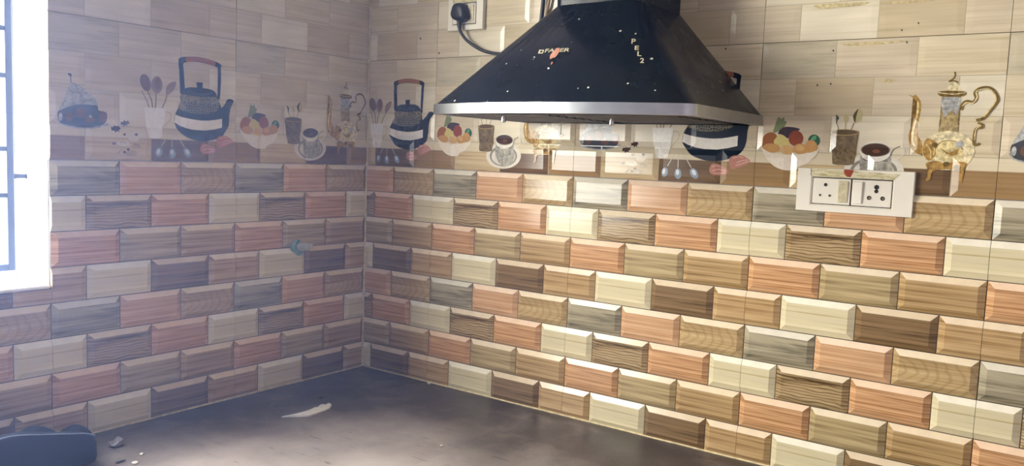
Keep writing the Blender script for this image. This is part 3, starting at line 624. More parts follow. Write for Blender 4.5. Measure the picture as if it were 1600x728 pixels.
PRINT_LABEL = {'kettle_print': 'black kettle with copper handle printed on the tile', 'spoon_jar_print': 'white jar of wooden spoons printed on the tile',
    'jar_handle_print': 'thin pale handle of the printed jar', 'cloche_print': 'silver cloche over a meat platter printed on the tile', 'star_anise_print': 'two brown star anise printed on the tile',
    'nut_print': 'scattered pale nuts printed on the tile', 'teaspoon_print': 'three steel teaspoons printed on the tile', 'meat_print': 'two pink ham slices printed on the tile',
    'fruit_bowl_print': 'white bowl of fruit printed on the tile', 'cup_print': 'bronze cup of leaf picks printed on the tile', 'coffee_cup_print': 'white cup of coffee on saucer printed on the tile',
    'teapot_print': 'ornate gold and silver teapot printed on the tile'}
PRINT_ME = {}
def print_me(kind, name, x_min=None, x_max=None):
    key = (kind, name, x_min, x_max)
    if key in PRINT_ME:
        return PRINT_ME[key]
    H = DEPTH['decor']
    bm = bmesh.new(); mats = []
    lines_z = sorted({r * BH + d for r in range(4) for d in (GAP, BEV + GAP, BH - BEV - GAP, BH - GAP)})
    lines_x = sorted({k * 0.075 + s * d for k in range(7) for s in (-1, 1) for d in (GAP, BEV + GAP)})
    for layer, (k, mat, w, txt) in enumerate(PRINTS[(kind, name)]):
        pts = [tuple(float(q) / 1000 for q in p.split(',')) for p in txt.split()]
        if mat not in mats:
            mats.append(mat)
        if k == 'S':
            path = spline([(p[0], p[1], 0) for p in pts], False, 4); polys = []
            for i in range(len(path) - 1):
                d = (path[i + 1] - path[i]).normalized() * (w / 2000)
                a = path[max(i - 1, 0)]; e = path[min(i + 2, len(path) - 1)]
                d0 = (path[i + 1] - a).normalized() * (w / 2000); d1 = (e - path[i]).normalized() * (w / 2000)
                n0 = Vector((-d0.y, d0.x, 0)); n1 = Vector((-d1.y, d1.x, 0))
                polys.append([path[i] - n0, path[i + 1] - n1, path[i + 1] + n1, path[i] + n0])
        elif k == 'P':
            polys = [spline([(p[0], p[1], 0) for p in pts], True, 3)]
        else:
            polys = [[Vector((p[0], p[1], 0)) for p in pts]]
        b2 = bmesh.new()
        for poly in polys:
            try:
                b2.faces.new([b2.verts.new((v.x, 0, v.y)) for v in poly])
            except ValueError:
                pass
        bmesh.ops.triangulate(b2, faces=b2.faces[:])
        xs = [v.co.x for v in b2.verts]; zs = [v.co.z for v in b2.verts]
        for vals, ax, lo, hi in ((lines_x, 0, min(xs), max(xs)), (lines_z, 2, min(zs), max(zs))):
            for val in vals:
                if lo < val < hi:
                    co = [0, 0, 0]; no = [0, 0, 0]; co[ax] = val; no[ax] = 1
                    bmesh.ops.bisect_plane(b2, geom=b2.verts[:] + b2.edges[:] + b2.faces[:], plane_co=co, plane_no=no)
        # fold along the mitred brick corners as well
        for r in range(4):
            e = [q / 1000 for q in LAYOUT[r]]
            for xb in e:
                if xb in (0.0, TW) and r in (0, 2):
                    continue
                for zb, sz in ((r * BH, 1), ((r + 1) * BH, -1)):
                    for sx_ in (-1, 1):
                        cxm, czm = xb + sx_ * BEV / 2, zb + sz * BEV / 2
                        fs_ = [f for f in b2.faces if abs(f.calc_center_median().x - cxm) < BEV / 2 + GAP and abs(f.calc_center_median().z - czm) < BEV / 2 + GAP]
                        if fs_:
                            vv = {v for f in fs_ for v in f.verts}; ee = {q for f in fs_ for q in f.edges}
                            bmesh.ops.bisect_plane(b2, geom=list(vv) + list(ee) + fs_, plane_co=(xb, 0, zb), plane_no=(sz, 0, -sx_))
        for lim, no in ((x_min, (-1, 0, 0)), (x_max, (1, 0, 0))):
            if lim is not None:
                bmesh.ops.bisect_plane(b2, geom=b2.verts[:] + b2.edges[:] + b2.faces[:], plane_co=(lim, 0, 0), plane_no=no, clear_outer=True)
        off = 0.0002 + 0.00008 * layer
        for v in b2.verts:
            v.co.y = -(surface(v.co.x, v.co.z, H) + off)
        mi = mats.index(mat)
        vm = {v: bm.verts.new(v.co) for v in b2.verts}
        for f in b2.faces:
            nf = bm.faces.new([vm[v] for v in f.verts]); nf.material_index = mi
            nf.normal_update()
            if nf.normal.y > 0:
                nf.normal_flip()
        b2.free()
    if not bm.faces:
        bm.free(); PRINT_ME[key] = None
        return None
    me = bpy.data.meshes.new(name); bm.to_mesh(me); bm.free()
    for mname in mats:
        me.materials.append(MATS[mname])
    PRINT_ME[key] = me
    return me

SLABS = {}
def tile(wall, x0, z0, kind, picture=None, cx0=0.0, cx1=TW, cz1=TH):
    """one 450 x 300 tile; cx0, cx1 and cz1 are its cut edges in tile coordinates"""
    key = (kind, cx0, cx1, cz1)
    if key not in SLABS:
        SLABS[key] = box_me('tile', 'tile_edge_dark' if kind == 'dark' else 'tile_edge_pale', cx0 + 0.0006, cx1 - 0.0006, 0.0, 0.008, 0.0006, cz1 - 0.0006)
    t = put('tile', SLABS[key], wall, (x0, 0, z0))
    H = DEPTH[kind]
    pal = {'dark': DARK, 'pale': PALE, 'decor': DECOR}[kind]
    for r in range(4):
        e = [v / 1000 for v in LAYOUT[r]]
        if r * BH >= cz1 - 0.002:
            continue
        for i in range(len(e) - 1):
            a, c = e[i], e[i + 1]
            if c <= cx0 + 0.003 or a >= cx1 - 0.003:
                continue
            m = (a + c) / 2; zc = (r + 0.5) * BH
            bl = not (i == 0 and r in (0, 2)); br = not (i == len(e) - 2 and r in (0, 2))
            me = brick_me(c - a, bl, br, H[r], pal[r][i], round(cx0 + 0.0006 - m, 5) if cx0 > a else None,
                          round(cx1 - 0.0006 - m, 5) if cx1 < c else None, round(cz1 - 0.0006 - zc, 5) if cz1 < zc + BH / 2 - 0.001 else None)
            put('brick', me, t, (m, 0, zc))
    if picture:
        for (k, n) in PRINTS:
            if k == picture:
                me = print_me(k, n, cx0 + 0.001 if cx0 > 0 else None, cx1 - 0.001 if cx1 < TW else None)
                if me is not None and len(me.polygons):
                    o = put(n, me, t, (0, 0, 0))
                    o['label'] = PRINT_LABEL[n]
    return t

J1 = 0.258
for col in range(5):
    x0 = J1 + (col - 1) * TW
    cut = round(-x0 + 0.0035, 4) if col == 0 else 0.0
    for z0, kind in ((-0.6, 'dark'), (-0.3, 'dark'), (0.0, 'decor'), (0.3, 'pale')):
        tile(wall_right, x0, z0, kind, 'AB'[col % 2] if kind == 'decor' else None, cx0=cut)
for col in range(4):
    x0 = -0.455 - col * TW
    for z0, kind in ((-0.6, 'dark'), (-0.3, 'dark'), (0.0, 'decor'), (0.3, 'pale')):
        if col > 1 and kind != 'dark':
            continue
        tile(wall_left, x0, z0, kind, 'BA'[col % 2] if kind == 'decor' else None, cz1=round(WIN_Z0 + 0.3 - 0.004, 4) if (col > 1 and z0 == -0.3) else TH)

# cream grout run up the corner and along the worktop
random.seed(4)
def grout(wall, pts, r):
    path = []
    for a, b2 in zip(pts, pts[1:]):
        n = 26
        for i in range(n):
            p = Vector(a).lerp(Vector(b2), i / n)
            path.append(p + Vector((random.uniform(-1, 1), random.uniform(-1, 1), random.uniform(-1, 1))) * r * 0.25)
    path.append(Vector(pts[-1]))
    put('grout_line', tube_me('grout_line', 'grout', path, r, 7, 0), wall)
grout(wall_right, [(0.0058, -0.0068, -0.597), (0.0058, -0.0068, 0.0)], 0.0033)
grout(wall_right, [(0.0030, -0.0035, 0.0), (0.0030, -0.0035, 0.6)], 0.0022)
grout(wall_right, [(0.004, -0.0015, -0.599), (2.05, -0.0015, -0.599)], 0.0026)
grout(wall_left, [(-0.006, -0.0015, -0.599), (-1.95, -0.0015, -0.599)], 0.0026)

# ---------------------------------------------------------------- window with steel bars
def W(x, y, z):
    return (x, y, z + ZO)
win = put('window_1', None, None, W(-0.10, WIN_Y1, WIN_Z0))
struct(win, 'barred steel window above the dark bag in the left tiled wall', 'window')
def putw(name, me, parent, loc=(0, 0, 0)):
    o = put(name, me, parent)
    o.location = Vector(loc) - parent.location
    return o
gx = -0.10
by = [(-0.944, -0.932)]
ye = WIN_Y0 + 0.03
def bar(name, *d):
    putw(name, box_me(name, 'grille_paint', *d, bevel=0.0012, seg=1), win)
def z_(v):
    return v + ZO
bar('vertical_bar', gx - 0.006, gx + 0.006, -0.945, -0.931, z_(-0.238), z_(1.00))
bar('vertical_bar', gx - 0.006, gx + 0.006, ye, ye + 0.014, z_(-0.238), z_(1.00))
bar('vertical_bar', gx - 0.005, gx + 0.005, -1.50, -1.488, z_(-0.226), z_(0.988))
bar('horizontal_bar', gx - 0.006, gx + 0.006, ye + 0.014, -0.945, z_(-0.238), z_(-0.224))
bar('horizontal_bar', gx - 0.006, gx + 0.006, ye + 0.014, -0.945, z_(0.988), z_(1.00))
for zz in (-0.079, 0.018, 0.169, 0.265, 0.42, 0.57, 0.72, 0.87):
    bar('horizontal_bar', gx - 0.004, gx + 0.004, ye + 0.014, -0.945, z_(zz - 0.005), z_(zz + 0.005))
for zz in (-0.039, 0.45, 0.80):
    bar('fixing_lug', gx - 0.005, gx + 0.005, -0.932, -0.900, z_(zz - 0.005), z_(zz + 0.005))
# sliding sash behind the bars
sx = -0.165
putw('sash_frame', box_me('sash_frame', 'frame_alu', (sx - .015, sx + .015, WIN_Y0, WIN_Y1, z_(WIN_Z0), z_(WIN_Z0 + .03)), (sx - .015, sx + .015, WIN_Y0, WIN_Y1, z_(WIN_Z1 - .03), z_(WIN_Z1)),
     (sx - .015, sx + .015, WIN_Y1 - .03, WIN_Y1, z_(WIN_Z0 + .03), z_(WIN_Z1 - .03)), (sx - .015, sx + .015, WIN_Y0, WIN_Y0 + .03, z_(WIN_Z0 + .03), z_(WIN_Z1 - .03))), win)
putw('window_sill', box_me('window_sill', 'plaster_white', -0.20, 0.003, WIN_Y0, WIN_Y1 - 0.0005, z_(WIN_Z0 - 0.004), z_(WIN_Z0 + 0.004), bevel=0.002), win)

# ---------------------------------------------------------------- worktop
def slab_me(name, outline, z0, z1, mat, bevel=0.003):
    bm = bmesh.new()
    lo = [bm.verts.new((x, y, z0)) for x, y in outline]; hi = [bm.verts.new((x, y, z1)) for x, y in outline]
    bm.faces.new(lo[::-1]); bm.faces.new(hi)
    n = len(outline)
    for i in range(n):
        bm.faces.new((lo[i], lo[(i + 1) % n], hi[(i + 1) % n], hi[i]))
    if bevel:
        bmesh.ops.bevel(bm, geom=bm.edges[:], offset=bevel, segments=2, affect='EDGES')
    return bm_mesh(name, bm, mat, True, 35)
top = thing('worktop', 'dusty dark grey stone worktop running along both tiled walls', 'worktop', W(0, 0, -0.63))
CT = ZO - 0.6
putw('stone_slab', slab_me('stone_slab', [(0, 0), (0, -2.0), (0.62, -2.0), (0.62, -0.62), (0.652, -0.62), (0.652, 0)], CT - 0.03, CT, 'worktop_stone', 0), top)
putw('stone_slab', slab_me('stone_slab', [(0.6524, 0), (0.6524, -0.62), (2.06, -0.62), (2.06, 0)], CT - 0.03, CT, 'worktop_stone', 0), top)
base = tag(put('masonry_plinth', box_me('masonry_plinth', 'plaster_white', (0.002, 0.56, -1.98, -0.002, 0.0, CT - 0.03), (0.56, 2.04, -0.56, -0.002, 0.0, CT - 0.03))),
           'white plastered masonry plinth carrying the stone worktop', 'plinth')

# ---------------------------------------------------------------- cooker hood
HX0, HX1, HZ0, HZ1, HTOP = 0.560, 1.166, 0.128, 0.148, 0.372
def outline(x0, x1, yb, ye_, bulge, rc, grow=0.0):
    """from the back left along left side, front and right side to the back right"""
    x0 -= grow; x1 += grow; ye_ -= grow
    pts = [(x0, yb), (x0, yb + (ye_ + rc - yb) * 0.5)]
    for k in range(7):
        a = math.pi + k / 6 * math.pi / 2
        pts.append((x0 + rc + rc * math.cos(a), ye_ + rc + rc * math.sin(a)))
    for k in range(1, 14):
        pts.append((x0 + rc + (x1 - x0 - 2 * rc) * k / 14, ye_))
    for k in range(7):
        a = 1.5 * math.pi + k / 6 * math.pi / 2
        pts.append((x1 - rc + rc * math.cos(a), ye_ + rc + rc * math.sin(a)))
    pts += [(x1, yb + (ye_ + rc - yb) * 0.5), (x1, yb)]
    xm, hw = (x0 + x1) / 2, (x1 - x0) / 2
    return [(x, y - bulge * (1 - ((x - xm) / hw) ** 2) * min(1, y / ye_)) for x, y in pts]
def loft_me(name, mat, rings, caps=(True, True), angle=50):
    bm = bmesh.new(); R = []
    for pts, z in rings:
        R.append([bm.verts.new((x, y, z + ZO)) for x, y in pts])
    n = len(R[0])
    for a, b2 in zip(R, R[1:]):
        for i in range(n):
            bm.faces.new((a[i], a[(i + 1) % n], b2[(i + 1) % n], b2[i]))
    if caps[0]:
        bm.faces.new(R[0])
    if caps[1]:
        bm.faces.new(R[-1])
    bmesh.ops.triangulate(bm, faces=bm.faces[:])
    return bm_mesh(name, bm, mat, True, angle)
hood = thing('cooker_hood', 'black chimney cooker hood with a steel rim fixed on the tiled wall', 'cooker hood', W(0.863, -0.005, HZ0))
YB = -0.0045
base_o = outline(HX0, HX1, YB, -0.362, 0.052, 0.022)
top_o = outline(0.765, 0.965, YB, -0.205, 0.004, 0.02)
body_me = loft_me('hood_body', 'hood_black', [(base_o, HZ1), (top_o, HTOP)], (False, True))
putw('hood_body', body_me, hood)
o = putw('rim_band', loft_me('rim_band', 'steel', [(outline(HX0, HX1, YB, -0.362, 0.052, 0.022, 0.003), HZ0), (outline(HX0, HX1, YB, -0.362, 0.052, 0.022, 0.003), HZ1 + 0.001),
     (outline(HX0, HX1, YB, -0.362, 0.052, 0.022, -0.012), HZ1 + 0.001), (outline(HX0, HX1, YB, -0.362, 0.052, 0.022, -0.012), HZ0), (outline(HX0, HX1, YB, -0.362, 0.052, 0.022, 0.003), HZ0)], (False, False), 30), hood)
o['label'] = 'brushed steel rim band'
chm = putw('chimney', loft_me('chimney', 'hood_black', [(outline(0.765, 0.965, YB, -0.205, 0.004, 0.02, 0.0015), HTOP - 0.004), (outline(0.765, 0.965, YB, -0.205, 0.004, 0.02, 0.0015), 1.18)], (True, True)), hood)
putw('underside_panel', slab_me('underside_panel', [(x, y) for x, y in outline(HX0, HX1, YB, -0.362, 0.052, 0.022, -0.011)], ZO + HZ0 + 0.008, ZO + HZ0 + 0.011, 'underside', 0), hood)
for fx0, fx1 in ((0.590, 0.855), (0.871, 1.136)):
    f = putw('grease_filter', box_me('grease_filter', 'filter_metal', fx0, fx1, -0.345, -0.06, ZO + HZ0 + 0.002, ZO + HZ0 + 0.008, bevel=0.0015, seg=1), hood)
    for k in range(9):
        yy = -0.33 + k * 0.032
        s = put('filter_rib', box_me('filter_rib', 'filter_metal', fx0 + 0.012, fx1 - 0.012, yy, yy + 0.010, ZO + HZ0 - 0.001, ZO + HZ0 + 0.002), f)
for kx, ky in ((0.7206, -0.3159), (0.945, -0.2519)):
    k = putw('filter_knob', lathe_me('filter_knob', 'chrome', [(0.0035, 0.0), (0.0035, -0.006), (0.0055, -0.007), (0.0055, -0.016), (0.004, -0.0175)], 'z', 14), hood, W(kx, ky, HZ0 + 0.003))
    k['label'] = 'small chrome filter knob'

bv = BVHTree.FromPolygons([v.co.copy() for v in body_me.vertices], [tuple(p.vertices) for p in body_me.polygons])
def on_hood(u, v, off=0.0006):
    d = pix(u, v)
    h, n, i, dist = bv.ray_cast(CAM, d)
    if n.dot(d) > 0:
        n = -n
    return h + n * off, n
def text_on_hood(name, txt, o_px, x_px, up_px, mat, mono=False):
    cu = bpy.data.curves.new(name, 'FONT'); cu.body = txt; cu.offset = 0.018
    tmp = bpy.data.objects.new(name, cu); COL.objects.link(tmp)
    bpy.context.view_layer.update()
    me = bpy.data.meshes.new_from_object(tmp.evaluated_get(bpy.context.evaluated_depsgraph_get()))
    bpy.data.objects.remove(tmp)
    xs = [v.co.x for v in me.vertices]; ys = [v.co.y for v in me.vertices]
    o3, n = on_hood(*o_px, 0.0012); x3 = on_hood(*x_px, 0.0012)[0] - o3; u3 = on_hood(*up_px, 0.0012)[0] - o3
    for v in me.vertices:
        a = (v.co.x - min(xs)) / (max(xs) - min(xs)); b2 = (v.co.y - min(ys)) / (max(ys) - min(ys))
        v.co = o3 + x3 * a + u3 * b2
    me.materials.clear(); me.materials.append(MATS[mat])
    return putw(name, me, hood)
def patch_on_hood(name, pts, mat, smooth=True):
    P = [on_hood(u, v, 0.0016)[0] for u, v in pts]
    if smooth:
        P = spline(P, True, 3)
    return putw(name, me_from(name, P, [tuple(range(len(P)))], [mat]), hood)
def z4(x, y):
    return (820 + x / 7.273, 50 + y / 7.273)
o = text_on_hood('brand_lettering', 'FABER', z4(225, 238), z4(505, 228), z4(243, 196), 'hood_text'); o['label'] = 'small pale brand lettering'
P4 = [z4(150, 247), z4(165, 205), z4(222, 203), z4(205, 247)]
ctr = [z4(172, 236), z4(178, 216), z4(206, 215), z4(198, 236)]
Pv = [on_hood(*p)[0] for p in P4] + [on_hood(*p)[0] for p in ctr]
putw('brand_badge', me_from('brand_badge', Pv, [(0, 1, 5, 4), (1, 2, 6, 5), (2, 3, 7, 6), (3, 0, 4, 7)], ['hood_text']), hood)
for ch, (x, y), s in (('P', (1212, 138), 1), ('E', (1248, 208), .85), ('L', (1278, 278), .95), ('2', (1308, 356), 1)):
    text_on_hood('side_lettering', ch, z4(x, y), z4(x + 48, y + 2), z4(x - 2 + 6, y - 56 * s), 'hood_text')
o = patch_on_hood('scuff', [z4(*p) for p in ((290, 315), (293, 270), (325, 230), (365, 192), (400, 190), (388, 240), (352, 290), (318, 300))], 'rust_patch'); o['label'] = 'worn pinkish scuff over the lettering'
patch_on_hood('scuff', [z4(*p) for p in ((298, 378), (306, 352), (320, 343), (314, 368))], 'rust_patch')
patch_on_hood('scuff', [z4(*p) for p in ((258, 418), (270, 408), (285, 418), (272, 431))], 'debris_white')
patch_on_hood('scuff', [z4(*p) for p in ((103, 292), (112, 284), (122, 292), (113, 300))], 'debris_white')

# ---------------------------------------------------------------- switch plates, plug and cables
def disc(name, mat, r, parent, loc, n=14, sx=1.0):
    me = lathe_me(name, mat, [(r, 0.0), (r, -0.0006)], 'y', n)
    o = put(name, me, parent, loc); o.scale.x = sx
    return o
def switch_plate(name, label, x0, z0, w, inner_x0, modules):
    """modules: list of 'socket_left' / 'socket_right' units, 74 mm each"""
    root = thing(name, label, 'switch plate', W(x0, -0.0028, z0))
    h, d = 0.0885, 0.0095
    ix0 = inner_x0; ix1 = inner_x0 + 0.076 * len(modules); iz0, iz1 = 0.0155, 0.0705
    # frame ring with sloping inner bezel
    def ring(y, a):
        return [(ix0 - a, y, iz0 - a), (ix1 + a, y, iz0 - a), (ix1 + a, y, iz1 + a), (ix0 - a, y, iz1 + a)]
    vs = [(0, 0, 0), (w, 0, 0), (w, 0, h), (0, 0, h), (0.0012, -d, 0.0012), (w - 0.0012, -d, 0.0012), (w - 0.0012, -d, h - 0.0012), (0.0012, -d, h - 0.0012)]
    vs += [(ix0 - .003, -d, iz0 - .003), (ix1 + .003, -d, iz0 - .003), (ix1 + .003, -d, iz1 + .003), (ix0 - .003, -d, iz1 + .003)] + ring(-d + 0.003, 0.0)
    fs, mi = [], []
    for k in range(4):
        n = (k + 1) % 4
        fs += [(k, n, 4 + n, 4 + k), (4 + k, 4 + n, 8 + n, 8 + k), (8 + k, 8 + n, 12 + n, 12 + k)]; mi += [0, 0, 0]
    fs.append((12, 13, 14, 15)); mi.append(1)
    put('cover_frame', me_from('cover_frame', vs, fs, ['switch_white', 'gap_black'], mi), root)
    # slanted stained strip along the top of the opening
    o = put('top_bezel', me_from('top_bezel', [(ix0 - .004, -d - .0004, h - .0015), (ix1 + .012, -d - .0004, h - .006), (ix1 + .001, -d - .0012, iz1 + .001), (ix0 - .0005, -d - .0012, iz1 + .001),
            (ix0 - .004, -d + .001, h - .0015), (ix1 + .012, -d + .001, h - .006), (ix1 + .001, -d + .001, iz1 + .001), (ix0 - .0005, -d + .001, iz1 + .001)],
            [(0, 1, 2, 3), (0, 4, 5, 1), (1, 5, 6, 2), (2, 6, 7, 3), (3, 7, 4, 0)], ['bezel_stained']), root)
    o['label'] = 'greenish stained strip above the sockets'
    for i, kind in enumerate(modules):
        mx0 = ix0 + 0.0014 + 0.076 * i; mx1 = mx0 + 0.0732
        m = put('socket_module', box_me('socket_module', 'switch_white', mx0, mx1, -d + 0.0005, -0.002, iz0 + 0.0016, iz1 - 0.0020, bevel=0.0008, seg=1), root)
        yf = -d + 0.0005
        zc = (iz0 + iz1) / 2
        sgn = 1 if kind == 'socket_left' else -1
        swx = mx1 - 0.0135 if sgn > 0 else mx0 + 0.0115
        tilt = 0.10 * sgn
        s = put('rocker_switch', box_me('rocker_switch', 'switch_dirty' if sgn > 0 else 'switch_white', -0.0092, 0.0092, -0.0035, 0.002, -0.0215, 0.0215, bevel=0.001, seg=1), m, (swx, yf, zc))
        s.rotation_euler = (0.05, 0, tilt)
        hx = mx0 + 0.025 if sgn > 0 else mx1 - 0.0275
        big = 0.0034 if sgn > 0 else 0.0046
        disc('earth_hole', 'hole_black', big, m, (hx, yf - .0001, zc + 0.0125))
        if sgn < 0:
            disc('earth_hole', 'hole_black', 0.0038, m, (hx, yf - .0001, zc + 0.0045))
        dx = 0.0095 if sgn > 0 else 0.0125
        for q in (-1, 1):
            hh = disc('pin_hole', 'hole_black', 0.0024 if sgn > 0 else 0.0042, m, (hx + q * dx, yf - .0001, zc - 0.009))
            disc('pin_contact', 'brass_pin', 0.0010 if sgn > 0 else 0.0024, hh, (0.0009, -0.0006, -0.0003), 10)
    return root, d
plate, d = switch_plate('switch_plate', 'wide white double socket plate on the tiles below the printed coffee cup', 1.2515, -0.0443, 0.222, 0.0315, ['socket_left', 'socket_right'])
iz = 0.0705
# rust-red stain and crack at the top of the plate
pts = [(0.092, 0.0876), (0.110, 0.0870), (0.107, 0.0775), (0.1045, 0.0725), (0.0975, 0.0735), (0.0935, 0.0775), (0.0915, 0.0815)]
put('rust_stain', me_from('rust_stain', [(x, -d - 0.0014, z) for x, z in pts], [tuple(range(7))], ['red_stain']), plate)['label'] = 'rust red stain'
put('crack', box_me('crack', 'gap_black', 0.0272, 0.0278, -d - 0.0013, -d, 0.073, 0.0875), plate)

plug_plate, d2 = switch_plate('switch_plate', 'small white socket plate with the hood cable plugged in', 0.302, 0.3675, 0.1185, 0.0175, ['socket_left'])

plug = thing('power_plug', 'black three-pin plug pushed into the small socket plate', 'plug', W(0.3530, -0.0105, 0.4105))
prof = [(-.018, .021), (-.006, .026), (.010, .024), (.020, .015), (.0265, -.006), (.024, -.017), (.010, -.0225), (-.004, -.0215), (-.020, -.015), (-.0265, -.004), (-.023, .010)]
P = spline([(x, 0, z) for x, z in prof], True, 3)
bm = bmesh.new(); R = []
for sc_, yy in ((1.0, -0.0015), (1.0, -0.014), (0.95, -0.022), (0.80, -0.027), (0.5, -0.029)):
    R.append([bm.verts.new((p.x * sc_, yy, p.z * sc_)) for p in P])
for a, b2 in zip(R, R[1:]):
    for i in range(len(P)):
        j = (i + 1) % len(P)
        bm.faces.new((a[i], a[j], b2[j], b2[i]))
bm.faces.new(R[0]); bm.faces.new(R[-1])
put('plug_body', bm_mesh('plug_body', bm, 'black_plastic', True, 60), plug)
put('cable_boot', tube_me('cable_boot', 'black_plastic', [(-0.001, -0.014, -0.018), (-0.001, -0.014, -0.030), (0.0015, -0.014, -0.044)], [0.0075, 0.0062, 0.0042], 12, 4), plug)
pl = plug.location
cab = [W(0.3525, -0.0245, 0.371), W(0.360, -0.022, 0.356), W(0.377, -0.019, 0.338), W(0.4155, -0.016, 0.316), W(0.452, -0.015, 0.3050), W(0.500, -0.015, 0.3005), W(0.560, -0.016, 0.3005), W(0.63, -0.018, 0.302)]
put('power_cord', tube_me('power_cord', 'cable_black', [Vector(c) - pl for c in cab], 0.0042, 10, 6), plug)
c2 = [W(0.606, -0.012, 0.60), W(0.607, -0.012, 0.50), W(0.6065, -0.012, 0.44), W(0.604, -0.012, 0.40), W(0.602, -0.012, 0.36), W(0.612, -0.014, 0.325), W(0.64, -0.016, 0.30)]
tag(put('duct_cable', tube_me('duct_cable', 'cable_black', c2, 0.0055, 10, 6)), 'black cable hanging down the tiles beside the hood chimney', 'cable')
c3 = [W(0.632, -0.010, 0.60), W(0.628, -0.010, 0.50), W(0.622, -0.010, 0.43), W(0.613, -0.010, 0.385), W(0.620, -0.012, 0.345)]
tag(put('beige_cable', tube_me('beige_cable', 'cable_beige', c3, 0.004, 8, 6)), 'thin beige cable behind the hanging black cable', 'cable')

# ---------------------------------------------------------------- pipe stub on the left wall
pipe = thing('pipe_stub', 'short teal water pipe stub poking out of the window wall tiles', 'pipe', W(0.0, -0.262, -0.222))
put('pipe_collar', lathe_me('pipe_collar', 'pipe_teal', [(0.016, 0.0), (0.0195, 0.003), (0.0185, 0.010), (0.013, 0.014), (0.012, 0.020)], 'x', 20), pipe)
put('pipe_tube', tube_me('pipe_tube', 'pipe_cap', [(0.008, 0, 0), (0.030, 0.004, 0.002), (0.052, 0.010, 0.001)], [0.012, 0.0118, 0.0105], 16, 5), pipe)
put('pipe_lug', tube_me('pipe_lug', 'pipe_teal', [(0.004, -0.004, -0.012), (0.008, 0.006, -0.021), (0.010, 0.020, -0.019)], [0.006, 0.005, 0.003], 8, 4), pipe)

# ---------------------------------------------------------------- dark bag on the worktop
bag = thing('bag', 'dark navy soft bag with pale piping lying on the worktop under the window', 'bag', W(0.10, -1.04, -0.6))
def bag_mesh():
    bm = bmesh.new(); R = []
    ys = [-0.905, -0.912, -0.93, -0.96, -1.0, -1.06, -1.10, -1.15, -1.2, -1.24, -1.25]
    hs = [0.045, 0.062, 0.070, 0.077, 0.086, 0.099, 0.098, 0.088, 0.078, 0.066, 0.045]
    for k, (y, h) in enumerate(zip(ys, hs)):
        e = 0.010 if k in (0, len(ys) - 1) else 0.0
        b_ = 0.004 * math.sin(k * 1.7)
        sec = [(0.110 + e, 0.002), (0.178 - e, 0.001), (0.186 - e + b_, 0.012), (0.191 - e + b_, h * 0.45), (0.187 - e, h * 0.86), (0.184 - e, h), (0.176 - e, h * 1.01), (0.150, h * 0.97 + b_), (0.125, h * 0.9), (0.110 + e, h * 0.72), (0.106 + e, h * 0.3)]
        R.append([bm.verts.new((x - 0.10, y + 1.04, z)) for x, z in sec])
    n = len(R[0])
    for a, b2 in zip(R, R[1:]):
        for i in range(n):
            bm.faces.new((a[i], a[(i + 1) % n], b2[(i + 1) % n], b2[i]))
    bm.faces.new(R[0]); bm.faces.new(R[-1])
    bmesh.ops.recalc_face_normals(bm, faces=bm.faces)
    me = bm_mesh('bag_body', bm, 'bag_navy', True)
    pip = [(0.1845 - 0.10 + (-0.006 if k in (0, len(ys) - 1) else 0), y + 1.04, h + 0.0003) for k, (y, h) in enumerate(zip(ys, hs))]
    return me, pip[1:-1]
me, pip = bag_mesh()
o = put('bag_body', me, bag)
md = o.modifiers.new('smooth', 'SUBSURF'); md.levels = 2; md.render_levels = 2
put('piping', tube_me('piping', 'bag_piping', pip, 0.0011, 8, 4), bag)['label'] = 'pale piping along the top edge'
def lobe(name, pts):
    """soft stuffed roll of cloth behind the front panel: height profile along the wall"""
    bm = bmesh.new(); R = []
    for k, (y, h) in enumerate(pts):
        e = 0.6 if k in (0, len(pts) - 1) else 1.0
        ring = []
        for j in range(12):
            a = 2 * math.pi * j / 12
            ring.append(bm.verts.new((0.108 - 0.10 + 0.036 * e * math.cos(a), y + 1.04, max(0.0015, h / 2 + h / 2 * math.sin(a) * (1.0 if math.sin(a) > 0 else 1.0)))))
        R.append(ring)
    for a, b2 in zip(R, R[1:]):
        for j in range(12):
            bm.faces.new((a[j], a[(j + 1) % 12], b2[(j + 1) % 12], b2[j]))
    bm.faces.new(R[0]); bm.faces.new(R[-1])
    o = put(name, bm_mesh(name, bm, 'bag_navy', True), bag)
    md = o.modifiers.new('smooth', 'SUBSURF'); md.levels = 1; md.render_levels = 1
lobe('back_pocket', [(-0.880, 0.030), (-0.884, 0.050), (-0.894, 0.062), (-0.913, 0.070), (-0.930, 0.064), (-0.947, 0.045), (-0.955, 0.03)])
lobe('back_pocket', [(-0.930, 0.035), (-0.945, 0.060), (-0.963, 0.075), (-0.988, 0.087), (-1.008, 0.084), (-1.03, 0.070), (-1.05, 0.05), (-1.08, 0.03)])

# ---------------------------------------------------------------- litter on the worktop
def flat_piece(name, outline_xy, th, mat, label, cat):
    cx = sum(p[0] for p in outline_xy) / len(outline_xy); cy = sum(p[1] for p in outline_xy) / len(outline_xy)
    me = slab_me(name, [(x - cx, y - cy) for x, y in outline_xy], 0.0, th, mat, min(th, 0.002) * 0.3)
    return tag(put(name, me, None, (cx, cy, CT + 0.0002)), label, cat)
